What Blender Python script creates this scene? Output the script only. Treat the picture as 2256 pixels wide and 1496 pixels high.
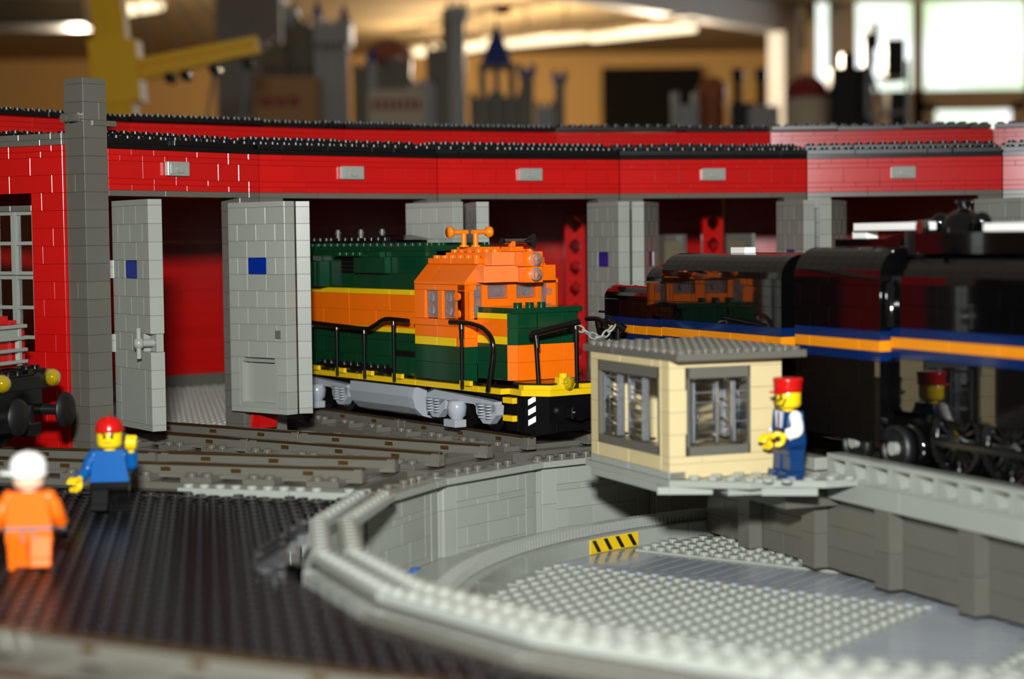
import bpy, math, random
from mathutils import Vector, Matrix
random.seed(7)
U = 0.008                      # one brick stud pitch in metres; everything below is written in studs
for o in list(bpy.data.objects): bpy.data.objects.remove(o)
scn = bpy.context.scene
COL = scn.collection
R = math.radians
# ------------------------------------------------------------------ camera
FPX = 4006.086
PITCH = math.atan((748 - 527.472) / FPX)
ROLL = -0.011576
CAM = Vector((0, 0, 14.5))
fwd = Vector((0, math.cos(PITCH), -math.sin(PITCH)))
r0 = Vector((1, 0, 0)); u0 = Vector((0, math.sin(PITCH), math.cos(PITCH)))
right = r0 * math.cos(ROLL) + u0 * math.sin(ROLL)
up = -r0 * math.sin(ROLL) + u0 * math.cos(ROLL)
cd = bpy.data.cameras.new('camera'); cam = bpy.data.objects.new('camera', cd); COL.objects.link(cam)
m = Matrix((right, up, -fwd)).transposed().to_4x4(); m.translation = CAM * U
cam.matrix_world = m
cd.sensor_width = 36; cd.lens = 36 * FPX / 2256
cd.clip_start = 0.02; cd.clip_end = 100
cd.dof.use_dof = True; cd.dof.focus_distance = 123 * U; cd.dof.aperture_fstop = 8.5
scn.camera = cam
# ------------------------------------------------------------------ light
w = bpy.data.worlds.new('World'); scn.world = w; w.use_nodes = True
bg = w.node_tree.nodes['Background']
bg.inputs[0].default_value = (1.0, 0.86, 0.70, 1); bg.inputs[1].default_value = 0.13
fl = bpy.data.lights.new('camera_flash_offscreen', 'AREA'); fl.shape = 'RECTANGLE'; fl.size = 0.045; fl.size_y = 0.03
fl.energy = 3.6; fl.spread = R(95); fl.color = (0.975, 1.0, 1.0)
flo = bpy.data.objects.new('camera_flash_offscreen', fl); COL.objects.link(flo)
flo.location = Vector((-2.0, -1.0, 30.0)) * U
flo.rotation_euler = (R(82.5), 0, 0)
wl = bpy.data.lights.new('window_right_offscreen', 'AREA'); wl.shape = 'RECTANGLE'; wl.size = 2.6; wl.size_y = .53
wl.energy = 150; wl.color = (.86, .92, 1.0)
wlo = bpy.data.objects.new('window_right_offscreen', wl); COL.objects.link(wlo)
# the window wall seen at the right goes on past the frame, in the same plane and at the same height
wlo.location = Vector((575, 1346, 154)) * U; wlo.rotation_euler = (R(90), 0, R(180))
scn.view_settings.view_transform = 'Standard'; scn.view_settings.look = 'None'
scn.view_settings.exposure = 0.0; scn.view_settings.gamma = 1.0
scn.view_settings.use_curve_mapping = False
scn.cycles.max_bounces = 8; scn.cycles.transparent_max_bounces = 12

# ------------------------------------------------------------------ materials
MATS = {}
def srgb(h):
    c = [int(h[i:i + 2], 16) / 255 for i in (0, 2, 4)]
    return tuple(x / 12.92 if x <= .04045 else ((x + .055) / 1.055) ** 2.4 for x in c) + (1,)
def plastic(name, hexc, rough=0.22, var=0.05, coat=0.0, bump=0.0, spec=0.5, trans=0.0, metal=0.0, ior=1.5, scale=60):
    mt = bpy.data.materials.new(name); mt.use_nodes = True
    nt = mt.node_tree; b = nt.nodes['Principled BSDF']
    b.inputs['Roughness'].default_value = rough
    b.inputs['Specular IOR Level'].default_value = spec
    b.inputs['IOR'].default_value = ior
    b.inputs['Transmission Weight'].default_value = trans
    b.inputs['Metallic'].default_value = metal
    b.inputs['Coat Weight'].default_value = coat
    oi = nt.nodes.new('ShaderNodeObjectInfo')
    mr = nt.nodes.new('ShaderNodeMapRange')
    mr.inputs['To Min'].default_value = 1 - var; mr.inputs['To Max'].default_value = 1 + var
    nt.links.new(oi.outputs['Random'], mr.inputs['Value'])
    tc = nt.nodes.new('ShaderNodeTexCoord')
    nz = nt.nodes.new('ShaderNodeTexNoise'); nz.inputs['Scale'].default_value = scale; nz.inputs['Detail'].default_value = 2
    nt.links.new(tc.outputs['Object'], nz.inputs['Vector'])
    mr2 = nt.nodes.new('ShaderNodeMapRange'); mr2.inputs['To Min'].default_value = 0.97; mr2.inputs['To Max'].default_value = 1.03
    nt.links.new(nz.outputs[0], mr2.inputs['Value'])
    mu = nt.nodes.new('ShaderNodeMath'); mu.operation = 'MULTIPLY'
    nt.links.new(mr.outputs[0], mu.inputs[0]); nt.links.new(mr2.outputs[0], mu.inputs[1])
    hs = nt.nodes.new('ShaderNodeHueSaturation'); hs.inputs['Color'].default_value = srgb(hexc)
    nt.links.new(mu.outputs[0], hs.inputs['Value'])
    nt.links.new(hs.outputs[0], b.inputs['Base Color'])
    if bump:
        n2 = nt.nodes.new('ShaderNodeTexNoise'); n2.inputs['Scale'].default_value = scale * 6
        nt.links.new(tc.outputs['Object'], n2.inputs['Vector'])
        bp = nt.nodes.new('ShaderNodeBump'); bp.inputs['Strength'].default_value = bump; bp.inputs['Distance'].default_value = 0.0005
        nt.links.new(n2.outputs[0], bp.inputs['Height']); nt.links.new(bp.outputs[0], b.inputs['Normal'])
    MATS[name] = mt; return mt
plastic('red', 'C01210', .2, .05)
plastic('lgrey', '94988F', .22, .06)
plastic('lgrey2', '94988F', .22, .05)
plastic('white_grey', '94988F', .22, .05)
plastic('dgrey', '5F5D54', .22, .05)
plastic('trackgrey', '5F5D54', .22, .05)
plastic('bley', '9AA0A6', .2, .04)
plastic('black', '0B0B0C', .2, .1)
plastic('roofblack', '0A0A0B', .34, .1)
plastic('blackmat', '0D0D0F', .3, .05)
plastic('locoblack', '060607', .05, .05, coat=.5)
plastic('orange', 'E8690A', .2, .05)
plastic('brightorange', 'EC7A10', .2, .03)
plastic('pearlorange', 'EE7A38', .35, .02, bump=.4)
plastic('green', '07371F', .15, .06)
plastic('sandgreen', '07371F', .15, .06)
plastic('yellow', 'E0B812', .2, .04)
plastic('figyellow', 'F2CB12', .22, .01)
plastic('tan', 'CAB98C', .22, .015)
plastic('darkbase', '34322E', .4, .0)
plastic('rust', '6A3210', .4, .1)
plastic('roadgrey', '9AA0A6', .14, .04)
plastic('floorgrey', '94988F', .22, .05)
plastic('kerbgrey', '94988F', .22, .05)
plastic('blue', '0A559A', .22, .03)
plastic('amber', 'DE860E', .18, .03)
plastic('darkblue', '0A3262', .16, .03)
plastic('navystripe', '06204F', .12, .03)
plastic('white', 'EFEFEA', .25, .02)
plastic('flesh', 'E8BFA0', .3, .02)
plastic('figorange', 'F06A10', .25, .02)
plastic('chrome', 'C8C8C4', .12, .02, metal=1.0)
plastic('railmetal', '6E5636', .32, .1, metal=.85, bump=.3)
plastic('bronze', '7A5A2A', .3, .1, metal=.8)
plastic('rubber', '131314', .45, .05)
plastic('trblue', '042A8C', .08, .05, trans=.1)
plastic('clear', 'F4F5F8', .03, .01, trans=1.0)
plastic('clearpink', 'F0F0F0', .05, .02, trans=.9)
plastic('clearedge', 'D0D4DC', .06, .02, trans=.86)
plastic('tryellow', 'F0D000', .06, .02, trans=.7)
plastic('sticker_black', '0A0A0A', .3, .02)
plastic('facelines', '33260F', .4, .02)
plastic('maroon', '8C1714', .3, .05)
plastic('lightblue', '9FC0DA', .3, .02)
# room
plastic('plaster', 'CFCBC6', .85, .0, scale=3, spec=.2)
plastic('tanwall', 'C79A5C', .9, .0, scale=2, spec=.2)
plastic('ceilingpaint', 'A08862', .95, .0, scale=2, spec=.1)
plastic('carpet', '4A4038', .95, .0, scale=30, spec=.1)
plastic('tablecloth', '17171B', .9, .0, scale=40, spec=.1)
plastic('framebrown', '9C8468', .6, .02, spec=.3)
plastic('curtain', '17130F', .9, .02, spec=.1)
plastic('ductgrey', '6F6E6C', .6, .02)
plastic('oldgrey', '6E6246', .4, .12)
plastic('palegrey', 'A8A8A6', .4, .05)
plastic('coneblue', '1F3C8C', .35, .05)
plastic('craneyellow', 'EAB40E', .3, .05)
plastic('boxtan', 'B88A54', .6, .03)
plastic('signred', '9A4038', .6, .02)
plastic('cream', 'D8C9AC', .6, .02)
plastic('brickout', '8C8078', .9, .02)
plastic('terracotta', 'A85A30', .5, .05)
def emis(name, hexc, strength):
    mt = bpy.data.materials.new(name); mt.use_nodes = True; nt = mt.node_tree
    nt.nodes.clear()
    out = nt.nodes.new('ShaderNodeOutputMaterial'); e = nt.nodes.new('ShaderNodeEmission')
    e.inputs[0].default_value = srgb(hexc); e.inputs[1].default_value = strength
    nt.links.new(e.outputs[0], out.inputs[0]); MATS[name] = mt; return mt
emis('lamp', 'FFE8BC', 2.2)
mt = emis('daylight', 'FFFFFF', 1.0)
nt = mt.node_tree; e = [n for n in nt.nodes if n.type == 'EMISSION'][0]
tc = nt.nodes.new('ShaderNodeTexCoord'); nz = nt.nodes.new('ShaderNodeTexNoise'); nz.inputs['Scale'].default_value = 2.2; nz.inputs['Detail'].default_value = 4
cr = nt.nodes.new('ShaderNodeValToRGB'); cr.color_ramp.elements[0].position = .36; cr.color_ramp.elements[0].color = (.6, .8, .5, 1)
cr.color_ramp.elements[1].position = .58; cr.color_ramp.elements[1].color = (.95, 1, 1, 1)
nt.links.new(tc.outputs['Object'], nz.inputs['Vector']); nt.links.new(nz.outputs[0], cr.inputs[0]); nt.links.new(cr.outputs[0], e.inputs[0])
e.inputs[1].default_value = 1.6

# ------------------------------------------------------------------ mesh helpers
class MB:
    def __init__(s): s.v = []; s.f = []; s.sm = []
    def add(s, vs, fs, smooth=False):
        b = len(s.v); s.v += [tuple(v) for v in vs]
        for f in fs: s.f.append(tuple(i + b for i in f)); s.sm.append(smooth)
        return s
    def box(s, x0, x1, y0, y1, z0, z1, c=0.0):
        x0, x1 = min(x0, x1), max(x0, x1); y0, y1 = min(y0, y1), max(y0, y1); z0, z1 = min(z0, z1), max(z0, z1)
        if c <= 0:
            vs = [(x, y, z) for z in (z0, z1) for y in (y0, y1) for x in (x0, x1)]
            return s.add(vs, [(0, 2, 3, 1), (4, 5, 7, 6), (0, 1, 5, 4), (2, 6, 7, 3), (0, 4, 6, 2), (1, 3, 7, 5)])
        c = min(c, (x1 - x0) / 3, (y1 - y0) / 3, (z1 - z0) / 3)
        idx = {}; vs = []
        for i, sx in enumerate((-1, 1)):
            for j, sy in enumerate((-1, 1)):
                for k, sz in enumerate((-1, 1)):
                    X = x1 if i else x0; Y = y1 if j else y0; Z = z1 if k else z0
                    for a in range(3):
                        p = [X - sx * c, Y - sy * c, Z - sz * c]; p[a] = (X, Y, Z)[a]
                        idx[i, j, k, a] = len(vs); vs.append(tuple(p))
        fs = []
        for a in range(3):
            b_, c_ = [q for q in range(3) if q != a]
            for sgn in (0, 1):
                loop = []
                for (p, q) in ((0, 0), (1, 0), (1, 1), (0, 1)):
                    key = [0, 0, 0]; key[a] = sgn; key[b_] = p; key[c_] = q
                    loop.append(idx[(*key, a)])
                fs.append(tuple(loop))
        for a in range(3):                       # edges along axis a
            b_, c_ = [q for q in range(3) if q != a]
            for p in (0, 1):
                for q in (0, 1):
                    k0 = [0, 0, 0]; k1 = [0, 0, 0]; k1[a] = 1
                    for k in (k0, k1): k[b_] = p; k[c_] = q
                    fs.append((idx[(*k0, b_)], idx[(*k1, b_)], idx[(*k1, c_)], idx[(*k0, c_)]))
        for i in (0, 1):
            for j in (0, 1):
                for k in (0, 1): fs.append((idx[i, j, k, 0], idx[i, j, k, 1], idx[i, j, k, 2]))
        return s.add(vs, fs)
    def cyl(s, p0, p1, r, n=12, r1=None, cap=True, smooth=True):
        p0 = Vector(p0); p1 = Vector(p1); d = (p1 - p0).normalized()
        a = d.orthogonal().normalized(); b = d.cross(a); r1 = r if r1 is None else r1
        vs = []
        for p, rr in ((p0, r), (p1, r1)):
            for i in range(n):
                t = 2 * math.pi * i / n; vs.append(p + (a * math.cos(t) + b * math.sin(t)) * rr)
        s.add(vs, [(i, (i + 1) % n, n + (i + 1) % n, n + i) for i in range(n)], smooth)
        if cap:
            s.add(vs[:n], [tuple(range(n - 1, -1, -1))]); s.add(vs[n:], [tuple(range(n))])
        return s
    def studs(s, pts, z, r=.3, h=.2, n=10):
        for (x, y) in pts:
            vs = []
            for k in (0, 1):
                for i in range(n):
                    t = 2 * math.pi * i / n; vs.append((x + r * math.cos(t), y + r * math.sin(t), z + h * k))
            s.add(vs, [(i, (i + 1) % n, n + (i + 1) % n, n + i) for i in range(n)], True)
            s.add(vs[n:], [tuple(range(n))])
        return s
    def prism(s, poly, axis, a0, a1, smooth=False):
        n = len(poly); o = {'x': (1, 2, 0), 'y': (0, 2, 1), 'z': (0, 1, 2)}[axis]
        def P(q, a):
            r = [0, 0, 0]; r[o[0]] = q[0]; r[o[1]] = q[1]; r[o[2]] = a; return tuple(r)
        v0 = [P(q, a0) for q in poly]; v1 = [P(q, a1) for q in poly]
        s.add(v0 + v1, [(i, (i + 1) % n, n + (i + 1) % n, n + i) for i in range(n)], smooth)
        s.add(v0, [tuple(range(n - 1, -1, -1))]); s.add(v1, [tuple(range(n))])
        return s
    def tube(s, pts, r, n=8, closed=False):
        pts = [Vector(p) for p in pts]; N = len(pts); vs = []; ref = None
        for i, p in enumerate(pts):
            if closed: d = pts[(i + 1) % N] - pts[i - 1]
            else: d = (pts[min(i + 1, N - 1)] - pts[max(i - 1, 0)])
            d.normalize()
            if ref is None: ref = d.orthogonal().normalized()
            ref = (ref - d * ref.dot(d)).normalized(); b = d.cross(ref)
            for k in range(n):
                t = 2 * math.pi * k / n; vs.append(p + (ref * math.cos(t) + b * math.sin(t)) * r)
        fs = []
        for i in range(N if closed else N - 1):
            j = (i + 1) % N
            for k in range(n): fs.append((i * n + k, i * n + (k + 1) % n, j * n + (k + 1) % n, j * n + k))
        s.add(vs, fs, True)
        if not closed:
            s.add(vs[:n], [tuple(range(n - 1, -1, -1))]); s.add(vs[-n:], [tuple(range(n))])
        return s
    def lathe(s, prof, c=(0, 0, 0), axis='z', n=20, smooth=True):
        vs = []; N = len(prof)
        for (r, z) in prof:
            for i in range(n):
                t = 2 * math.pi * i / n; p = (r * math.cos(t), r * math.sin(t), z)
                if axis == 'x': p = (p[2], p[0], p[1])
                if axis == 'y': p = (p[0], p[2], p[1])
                vs.append((p[0] + c[0], p[1] + c[1], p[2] + c[2]))
        fs = [(j * n + i, j * n + (i + 1) % n, (j + 1) * n + (i + 1) % n, (j + 1) * n + i) for j in range(N - 1) for i in range(n)]
        return s.add(vs, fs, smooth)
    def xf(s, M):
        s.v = [tuple(M @ Vector(v)) for v in s.v]; return s
    def join(s, o):
        s.add(o.v, []); b = len(s.v) - len(o.v)
        for f, q in zip(o.f, o.sm): s.f.append(tuple(i + b for i in f)); s.sm.append(q)
        return s
    def mesh(s, name, mat):
        me = bpy.data.meshes.new(name)
        me.from_pydata([(a * U, b * U, c * U) for a, b, c in s.v], [], s.f)
        me.polygons.foreach_set('use_smooth', s.sm)
        me.materials.append(MATS[mat]); me.update()
        return me
    def build(s, name, mat, parent=None, loc=(0, 0, 0), rz=0.0, rot=None):
        return place(name, s.mesh(name, mat), parent, loc, rz, rot)
def place(name, me, parent=None, loc=(0, 0, 0), rz=0.0, rot=None):
    o = bpy.data.objects.new(name, me); COL.objects.link(o)
    o.parent = parent; o.location = Vector(loc) * U
    o.rotation_euler = rot if rot else (0, 0, rz)
    return o
def empty(name, loc=(0, 0, 0), rz=0.0, parent=None):
    return place(name, None, parent, loc, rz)
def tag(o, label, cat, group=None, kind=None):
    if label: o['label'] = label
    if cat: o['category'] = cat
    if group: o['group'] = group
    if kind: o['kind'] = kind
    return o
def struct(o): o['kind'] = 'structure'; return o
_bc = {}
def brick(parent, mat, x0, x1, y0, y1, z0, z1, name='brick', g=.012, c=.016, rz=0.0):
    dx, dy, dz = x1 - x0 - 2 * g, y1 - y0 - 2 * g, z1 - z0 - g
    k = (name, mat, round(dx, 3), round(dy, 3), round(dz, 3))
    if k not in _bc:
        _bc[k] = MB().box(-dx / 2, dx / 2, -dy / 2, dy / 2, -dz / 2, dz / 2, c).mesh(name, mat)
    return place(name, _bc[k], parent, ((x0 + x1) / 2, (y0 + y1) / 2, (z0 + z1) / 2), rz)
def plate(parent, mat, x0, x1, y0, y1, z0, h=.4, name='plate', studs=True, n=10, g=.012):
    """a plate with its moulded studs; instances of the same size share a mesh"""
    nx, ny = max(1, round(x1 - x0)), max(1, round(y1 - y0))
    k = (name, mat, nx, ny, h, studs, n)
    if k not in _bc:
        m = MB().box(-nx / 2 + g, nx / 2 - g, -ny / 2 + g, ny / 2 - g, 0, h, .03)
        if studs: m.studs([(-nx / 2 + .5 + i, -ny / 2 + .5 + j) for i in range(nx) for j in range(ny)], h, n=n)
        _bc[k] = m.mesh(name, mat)
    return place(name, _bc[k], parent, ((x0 + x1) / 2, (y0 + y1) / 2, z0))
def wallrows(parent, mat, x0, x1, y0, y1, z0, hs, seed=0, lens=(2, 2, 3, 4), holes=(), first=None, name='brick'):
    rg = random.Random(seed); z = z0
    for ri, h in enumerate(hs):
        x = x0; cuts = []
        l0 = (1 if ri % 2 else 2) if first is None else first[ri % len(first)]
        k = 0
        while x < x1 - 1e-6:
            l = l0 if k == 0 else rg.choice(lens); k += 1
            e = min(x + l, x1)
            if x1 - e < .6: e = x1
            cuts.append((x, e)); x = e
        hz = sorted((a, b) for a, b, c, d in holes if c < z + h - .05 and d > z + .05)
        for (a, b) in cuts:
            segs = [(a, b)]
            for (p, q) in hz:
                ns = []
                for (s, t) in segs:
                    if q <= s or p >= t: ns.append((s, t)); continue
                    if p - s > .15: ns.append((s, p))
                    if t - q > .15: ns.append((q, t))
                segs = ns
            for (s, t) in segs: brick(parent, mat, s, t, y0, y1, z, z + h, name)
        z += h
    return z
# ================================================================== the room
def bgp(x, y, Y):                 # world point at depth Y (studs) for a sighted bearing
    v = fwd * FPX + right * (x - 1128) + up * (748 - y)
    return CAM + v * (Y / v.y)
def simple(name, mat, boxes, loc=(0, 0, 0), rz=0, parent=None, c=0):
    m = MB()
    for b in boxes: m.box(*b, c)
    return m.build(name, mat, parent, loc, rz)
struct(simple('floor', 'carpet', [(-1600, 1600, -300, 1720, -118, -112)]))
struct(simple('wall_back', 'tanwall', [(-1600, 1600, 1700, 1720, -112, 190)]))
struct(simple('ceiling', 'ceilingpaint', [(-1600, 1600, 760, 1720, 186, 196)]))
struct(simple('wall_left', 'tanwall', [(-1620, -1600, -300, 1720, -112, 196)]))
# white column and the slanting partition over the opening
struct(simple('trim_1', 'plaster', [(-160, -124, 1000, 1034, -112, 186)]))
pa = math.atan2(195, 159)
part = struct(simple('wall_partition', 'plaster', [(-260, 252, 0, 14, 165, 270)], (44, 1155, 0), pa))
simple('partition_jamb', 'plaster', [(252, 275, 0, 14, -112, 260)], parent=part)
wr = struct(empty('wall_right', (203, 1350, 0)))
for b in [(18, 24, 0, 8, -112, 260), (45, 53, 0, 8, -112, 260), (95, 103, 0, 8, -112, 260), (178, 190, 0, 8, -112, 260),
          (24, 190, 0, 8, 112, 121), (24, 190, 0, 8, -112, 60), (103, 112, 0, 8, 60, 112), (168, 178, 0, 8, 60, 112),
          (103, 178, 0, 8, 106, 112), (53, 103, 0, 8, 60, 112), (24, 190, 0, 8, 187, 196), (190, 900, 0, 8, -112, 260), (24, 45, 0, 8, 60, 112)]:
    simple('frame', 'framebrown', [b], parent=wr)
wi = 0
for (x0, x1, z0, z1) in [(53, 95, 121, 187), (103, 178, 121, 187), (112, 168, 60, 106), (24, 33, 121, 187)]:
    wi += 1
    wn = struct(empty('window_%d' % wi, (203, 1353, 0)))
    simple('pane', 'daylight', [(x0, x1, 0, 1, z0, z1)], parent=wn)
struct(simple('trim_2', 'brickout', [(33, 45, 1, 6, 121, 187)], (203, 1350, 0)))
simple('curtain', 'curtain', [(0, 92, 0, 6, -112, 172)], (86, 1690, 0))
tag(bpy.data.objects['curtain'], 'tall dark curtain hanging over a doorway in the far tan wall', 'curtain')
# duct and fluorescent lamps
o = empty('air_duct', (-330, 1160, 0))
simple('duct_body', 'ductgrey', [(-120, 62, 0, 40, 154, 172)], parent=o, c=2)
simple('duct_flange', 'palegrey', [(62, 68, -2, 42, 152, 174)], parent=o)
for x in (-100, 30): simple('hanger', 'ductgrey', [(x, x + 3, 18, 21, 172, 186)], parent=o)
tag(o, 'grey boxy air duct under the brown ceiling', 'air duct')
def lamp(x0, y0, x1, y1, Y0, Y1, label):
    a = bgp(x0, y0, Y0); b = bgp(x1, y1, Y1)
    d = b - a; L = math.hypot(d.x, d.y)
    z = (a.z + b.z) / 2
    o = empty('ceiling_light', (a.x, a.y, z), math.atan2(d.y, d.x))
    simple('housing', 'cream', [(0, L, -6, 6, 4.5, 8)], parent=o, c=.5)
    MB().box(1, L - 1, -5, 5, 0, 4.5, 1.5).build('tube_cover', 'lamp', o)
    for t in (.25, .75): simple('hanger', 'ductgrey', [(L * t, L * t + 1, -.5, .5, 8, 186 - z)], parent=o)
    pl = bpy.data.lights.new('ceiling_light_glow', 'POINT'); pl.energy = .55 * max(L, 55); pl.color = (1, .84, .62); pl.shadow_soft_size = .05
    place('ceiling_light_glow', pl, o, (L / 2, 0, -9))
    tag(o, label, 'ceiling light', 'fluorescent ceiling lights')
lamp(1298, 88, 1532, 72, 1300, 1240, 'long glowing ceiling light nearest the white partition beam')
lamp(1115, 102, 1290, 90, 1345, 1302, 'long glowing ceiling light behind the tall blue cone roof')
lamp(1020, 112, 1080, 108, 1400, 1370, 'short glowing ceiling light beside the blue cone roof')
lamp(915, 122, 972, 119, 1480, 1460, 'short glowing ceiling light beside the pale castle tower')
lamp(262, 32, 352, 22, 1180, 1150, 'glowing ceiling light right of the yellow crane mast')
lamp(130, 46, 212, 38, 1200, 1185, 'glowing ceiling light left of the yellow crane mast beside the duct')
# ------------------------------------------------------------------ tables
tb = empty('display_table', (0, 0, 0))
simple('tabletop', 'tablecloth', [(-420, 470, 32, 262, -9, -5)], parent=tb, c=.3)
simple('skirt', 'tablecloth', [(-418, 468, 34, 260, -110, -9)], parent=tb)
tag(tb, 'long dark table carrying the railway layout', 'table')
tb = empty('display_table', (0, 0, 0))
simple('tabletop', 'tablecloth', [(-600, 600, 290, 760, -9, -5)], parent=tb, c=.3)
simple('skirt', 'tablecloth', [(-598, 598, 292, 758, -110, -9)], parent=tb)
tag(tb, 'dark table behind the roundhouse carrying the castle', 'table')
# ------------------------------------------------------------------ crane
cr = empty('tower_crane', (-66, 330, -5))
def beam(name, mat, p0, p1, w, h, parent):
    p0 = Vector(p0); p1 = Vector(p1); d = p1 - p0; L = d.length
    m = MB()
    for (y, z) in ((-w / 2, -h / 2), (w / 2, -h / 2), (-w / 2, h / 2), (w / 2, h / 2)): m.box(0, L, y - .55, y + .55, z - .55, z + .55)
    n = int(L / max(w, 3)); st = L / n
    for i in range(n):
        m.tube([(i * st, -w / 2, -h / 2), ((i + 1) * st, -w / 2, h / 2)], .35, 5)
        m.tube([(i * st, w / 2, -h / 2), ((i + 1) * st, w / 2, h / 2)], .35, 5)
    m.box(0, L, -w / 2 + .3, w / 2 - .3, -.4, .4)
    q = d.to_track_quat('X', 'Z').to_matrix().to_4x4()
    return m.build(name, mat, parent, p0, 0, q.to_euler())
mast = MB()
mast.prism([(-3.2, 0), (2.9, 0), (-3.6, 68), (-9.2, 68)], 'y', -2.5, 2.5)
mast.build('mast', 'craneyellow', cr)
for dx in (-1.1, 1.0):
    MB().prism([(dx - .5, 0), (dx + .5, 0), (dx - 6.6, 68), (dx - 7.4, 68)], 'y', -2.9, -2.5).build('mast_rib', 'yellow', cr)
MB().prism([(-8.2, 45), (.2, 45), (-.6, 56), (-9.2, 56)], 'y', -3.2, 3.2).build('collar', 'craneyellow', cr)
beam('jib', 'craneyellow', (-1, 0, 51), (21, 0, 55), 2.2, 2.0, cr)
MB().prism([(-1, 48.6), (8, 50.6), (21, 53.6), (21, 55.6), (6, 54), (-1, 51.5)], 'y', -1, 1).build('jib_plate', 'craneyellow', cr)
for x, z in ((5, 50.2), (7.8, 50.6), (13, 51.6), (19, 52.6)):
    MB().cyl((x, -1.6, z - 1), (x, 1.6, z - 1), 1.0, 10).build('pulley', 'black', cr)
for x0, z0, x1, z1 in ((13, 51, 4, 0), (19, 52, 12, 0)):
    MB().tube([(x0, 0, z0), (x1, 0, z1)], .3, 6).build('hoist_cable', 'ductgrey', cr)
for k in range(4):
    MB().tube([(2 + k * 5, 0, 54 + k * .4), (-6 + k * 1.2, 0, 78)], .14, 5).build('stay_cable', 'ductgrey', cr)
MB().box(-8, 8, -6, 6, 0, 3, .3).build('base', 'craneyellow', cr)
tag(cr, 'yellow model tower crane rising behind the roundhouse roof', 'crane')
# ------------------------------------------------------------------ castle far behind
CY = 600.0; SC = 4006 / CY
def cx(x): return (x - 1128) / SC
def cz(x, y): return 14.5 + (527.5 - .0116 * (x - 1128) - y) / SC
def tower(parent, x0, x1, ytop, mat, dy=0, zb=-5, cren=True, name='tower'):
    a, b = cx(x0), cx(x1); z = cz((x0 + x1) / 2, ytop); w = b - a; m = MB()
    m.box(a, b, CY + dy, CY + dy + w, zb, z)
    if cren:
        k = max(3, int(w / 1.6)); k += (k % 2 == 0); st = w / k
        for i in range(0, k, 2):
            for yy in (CY + dy, CY + dy + w - 1): m.box(a + i * st, a + (i + 1) * st, yy, yy + 1, z, z + 1.6)
            for xx in (a, b - 1): m.box(xx, xx + 1, CY + dy + i * st, CY + dy + (i + 1) * st, z, z + 1.6)
    return m.build(name, mat, parent)
def cone(parent, x, y0, y1, wpx, mat='coneblue', dy=2, n=16):
    r = wpx / SC / 2
    return MB().cyl((cx(x), CY + dy + r, cz(x, y1)), (cx(x), CY + dy + r, cz(x, y0)), r, n, .15).build('cone_roof', mat, parent)
ca = empty('castle'); 
tower(ca, 583, 640, 112, 'oldgrey', name='keep'); tower(ca, 632, 715, 62, 'oldgrey', dy=4, name='keep')
tower(ca, 600, 625, 98, 'oldgrey', dy=1); tower(ca, 660, 690, 50, 'oldgrey', dy=3)
for x in (600, 618, 640, 665, 690):
    simple('window', 'curtain', [(cx(x), cx(x) + 1.2, CY - .2, CY + .1, cz(x, 162), cz(x, 150))], parent=ca)
tower(ca, 712, 772, 108, 'palegrey', dy=-1)
tower(ca, 703, 784, 58, 'palegrey', dy=-2.5, zb=cz(740, 100), name='turret')
for x in (712, 726, 740, 754, 768): simple('corbel', 'oldgrey', [(cx(x) - .6, cx(x) + .6, CY - 2.8, CY - 2.2, cz(x, 112), cz(x, 98))], parent=ca)
tower(ca, 704, 722, 38, 'palegrey', dy=-2, cren=False); tower(ca, 762, 778, 42, 'palegrey', dy=-2, cren=False)
cone(ca, 712, 4, 40, 24, dy=-2.5); cone(ca, 770, 14, 44, 22, dy=-2.5)
tower(ca, 628, 662, 18, 'palegrey', dy=8); 
tower(ca, 785, 860, 150, 'oldgrey', dy=2, name='curtain_wall'); tower(ca, 850, 912, 135, 'oldgrey', dy=4, name='curtain_wall')
tower(ca, 820, 838, 138, 'palegrey', dy=0, cren=False); cone(ca, 829, 104, 138, 26, dy=-.5)
tower(ca, 905, 965, 185, 'palegrey', dy=3, name='curtain_wall'); tower(ca, 945, 1000, 108, 'oldgrey', dy=5)
tower(ca, 1000, 1032, 46, 'palegrey', dy=2); tower(ca, 994, 1038, 18, 'palegrey', dy=1, zb=cz(1016, 46), name='turret'); tower(ca, 982, 1000, 22, 'oldgrey', dy=2, cren=False, name='turret')
tower(ca, 1040, 1180, 212, 'oldgrey', dy=6, name='curtain_wall'); tower(ca, 1062, 1078, 150, 'oldgrey', dy=1, cren=False, name='pier')
tower(ca, 1094, 1108, 150, 'oldgrey', dy=1, cren=False, name='pier'); tower(ca, 1126, 1142, 150, 'oldgrey', dy=1, cren=False, name='pier')
simple('arch_lintel', 'oldgrey', [(cx(1060), cx(1144), CY + .5, CY + 12, cz(1100, 152), cz(1100, 143))], parent=ca)
cone(ca, 1101, 48, 146, 76, dy=0, n=20)
MB().tube([(cx(1101), CY + 6, cz(1101, 52)), (cx(1101), CY + 6, cz(1101, 4))], .25, 6).build('flagpole', 'ductgrey', ca)
simple('flag', 'terracotta', [(cx(1101), cx(1132), CY + 5.9, CY + 6.1, cz(1110, 32), cz(1110, 10))], parent=ca)
tower(ca, 1152, 1182, 168, 'oldgrey', dy=2, cren=False); tower(ca, 1148, 1187, 154, 'coneblue', dy=1.5, zb=cz(1165, 168), name='turret')
tower(ca, 1228, 1250, 182, 'oldgrey', dy=2, cren=False); tower(ca, 1222, 1256, 168, 'coneblue', dy=1.5, zb=cz(1240, 182), name='turret')
tower(ca, 1185, 1228, 235, 'palegrey', dy=4, name='curtain_wall')
tag(ca, 'large grey model castle with blue cone roofs on the far table', 'castle')
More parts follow.
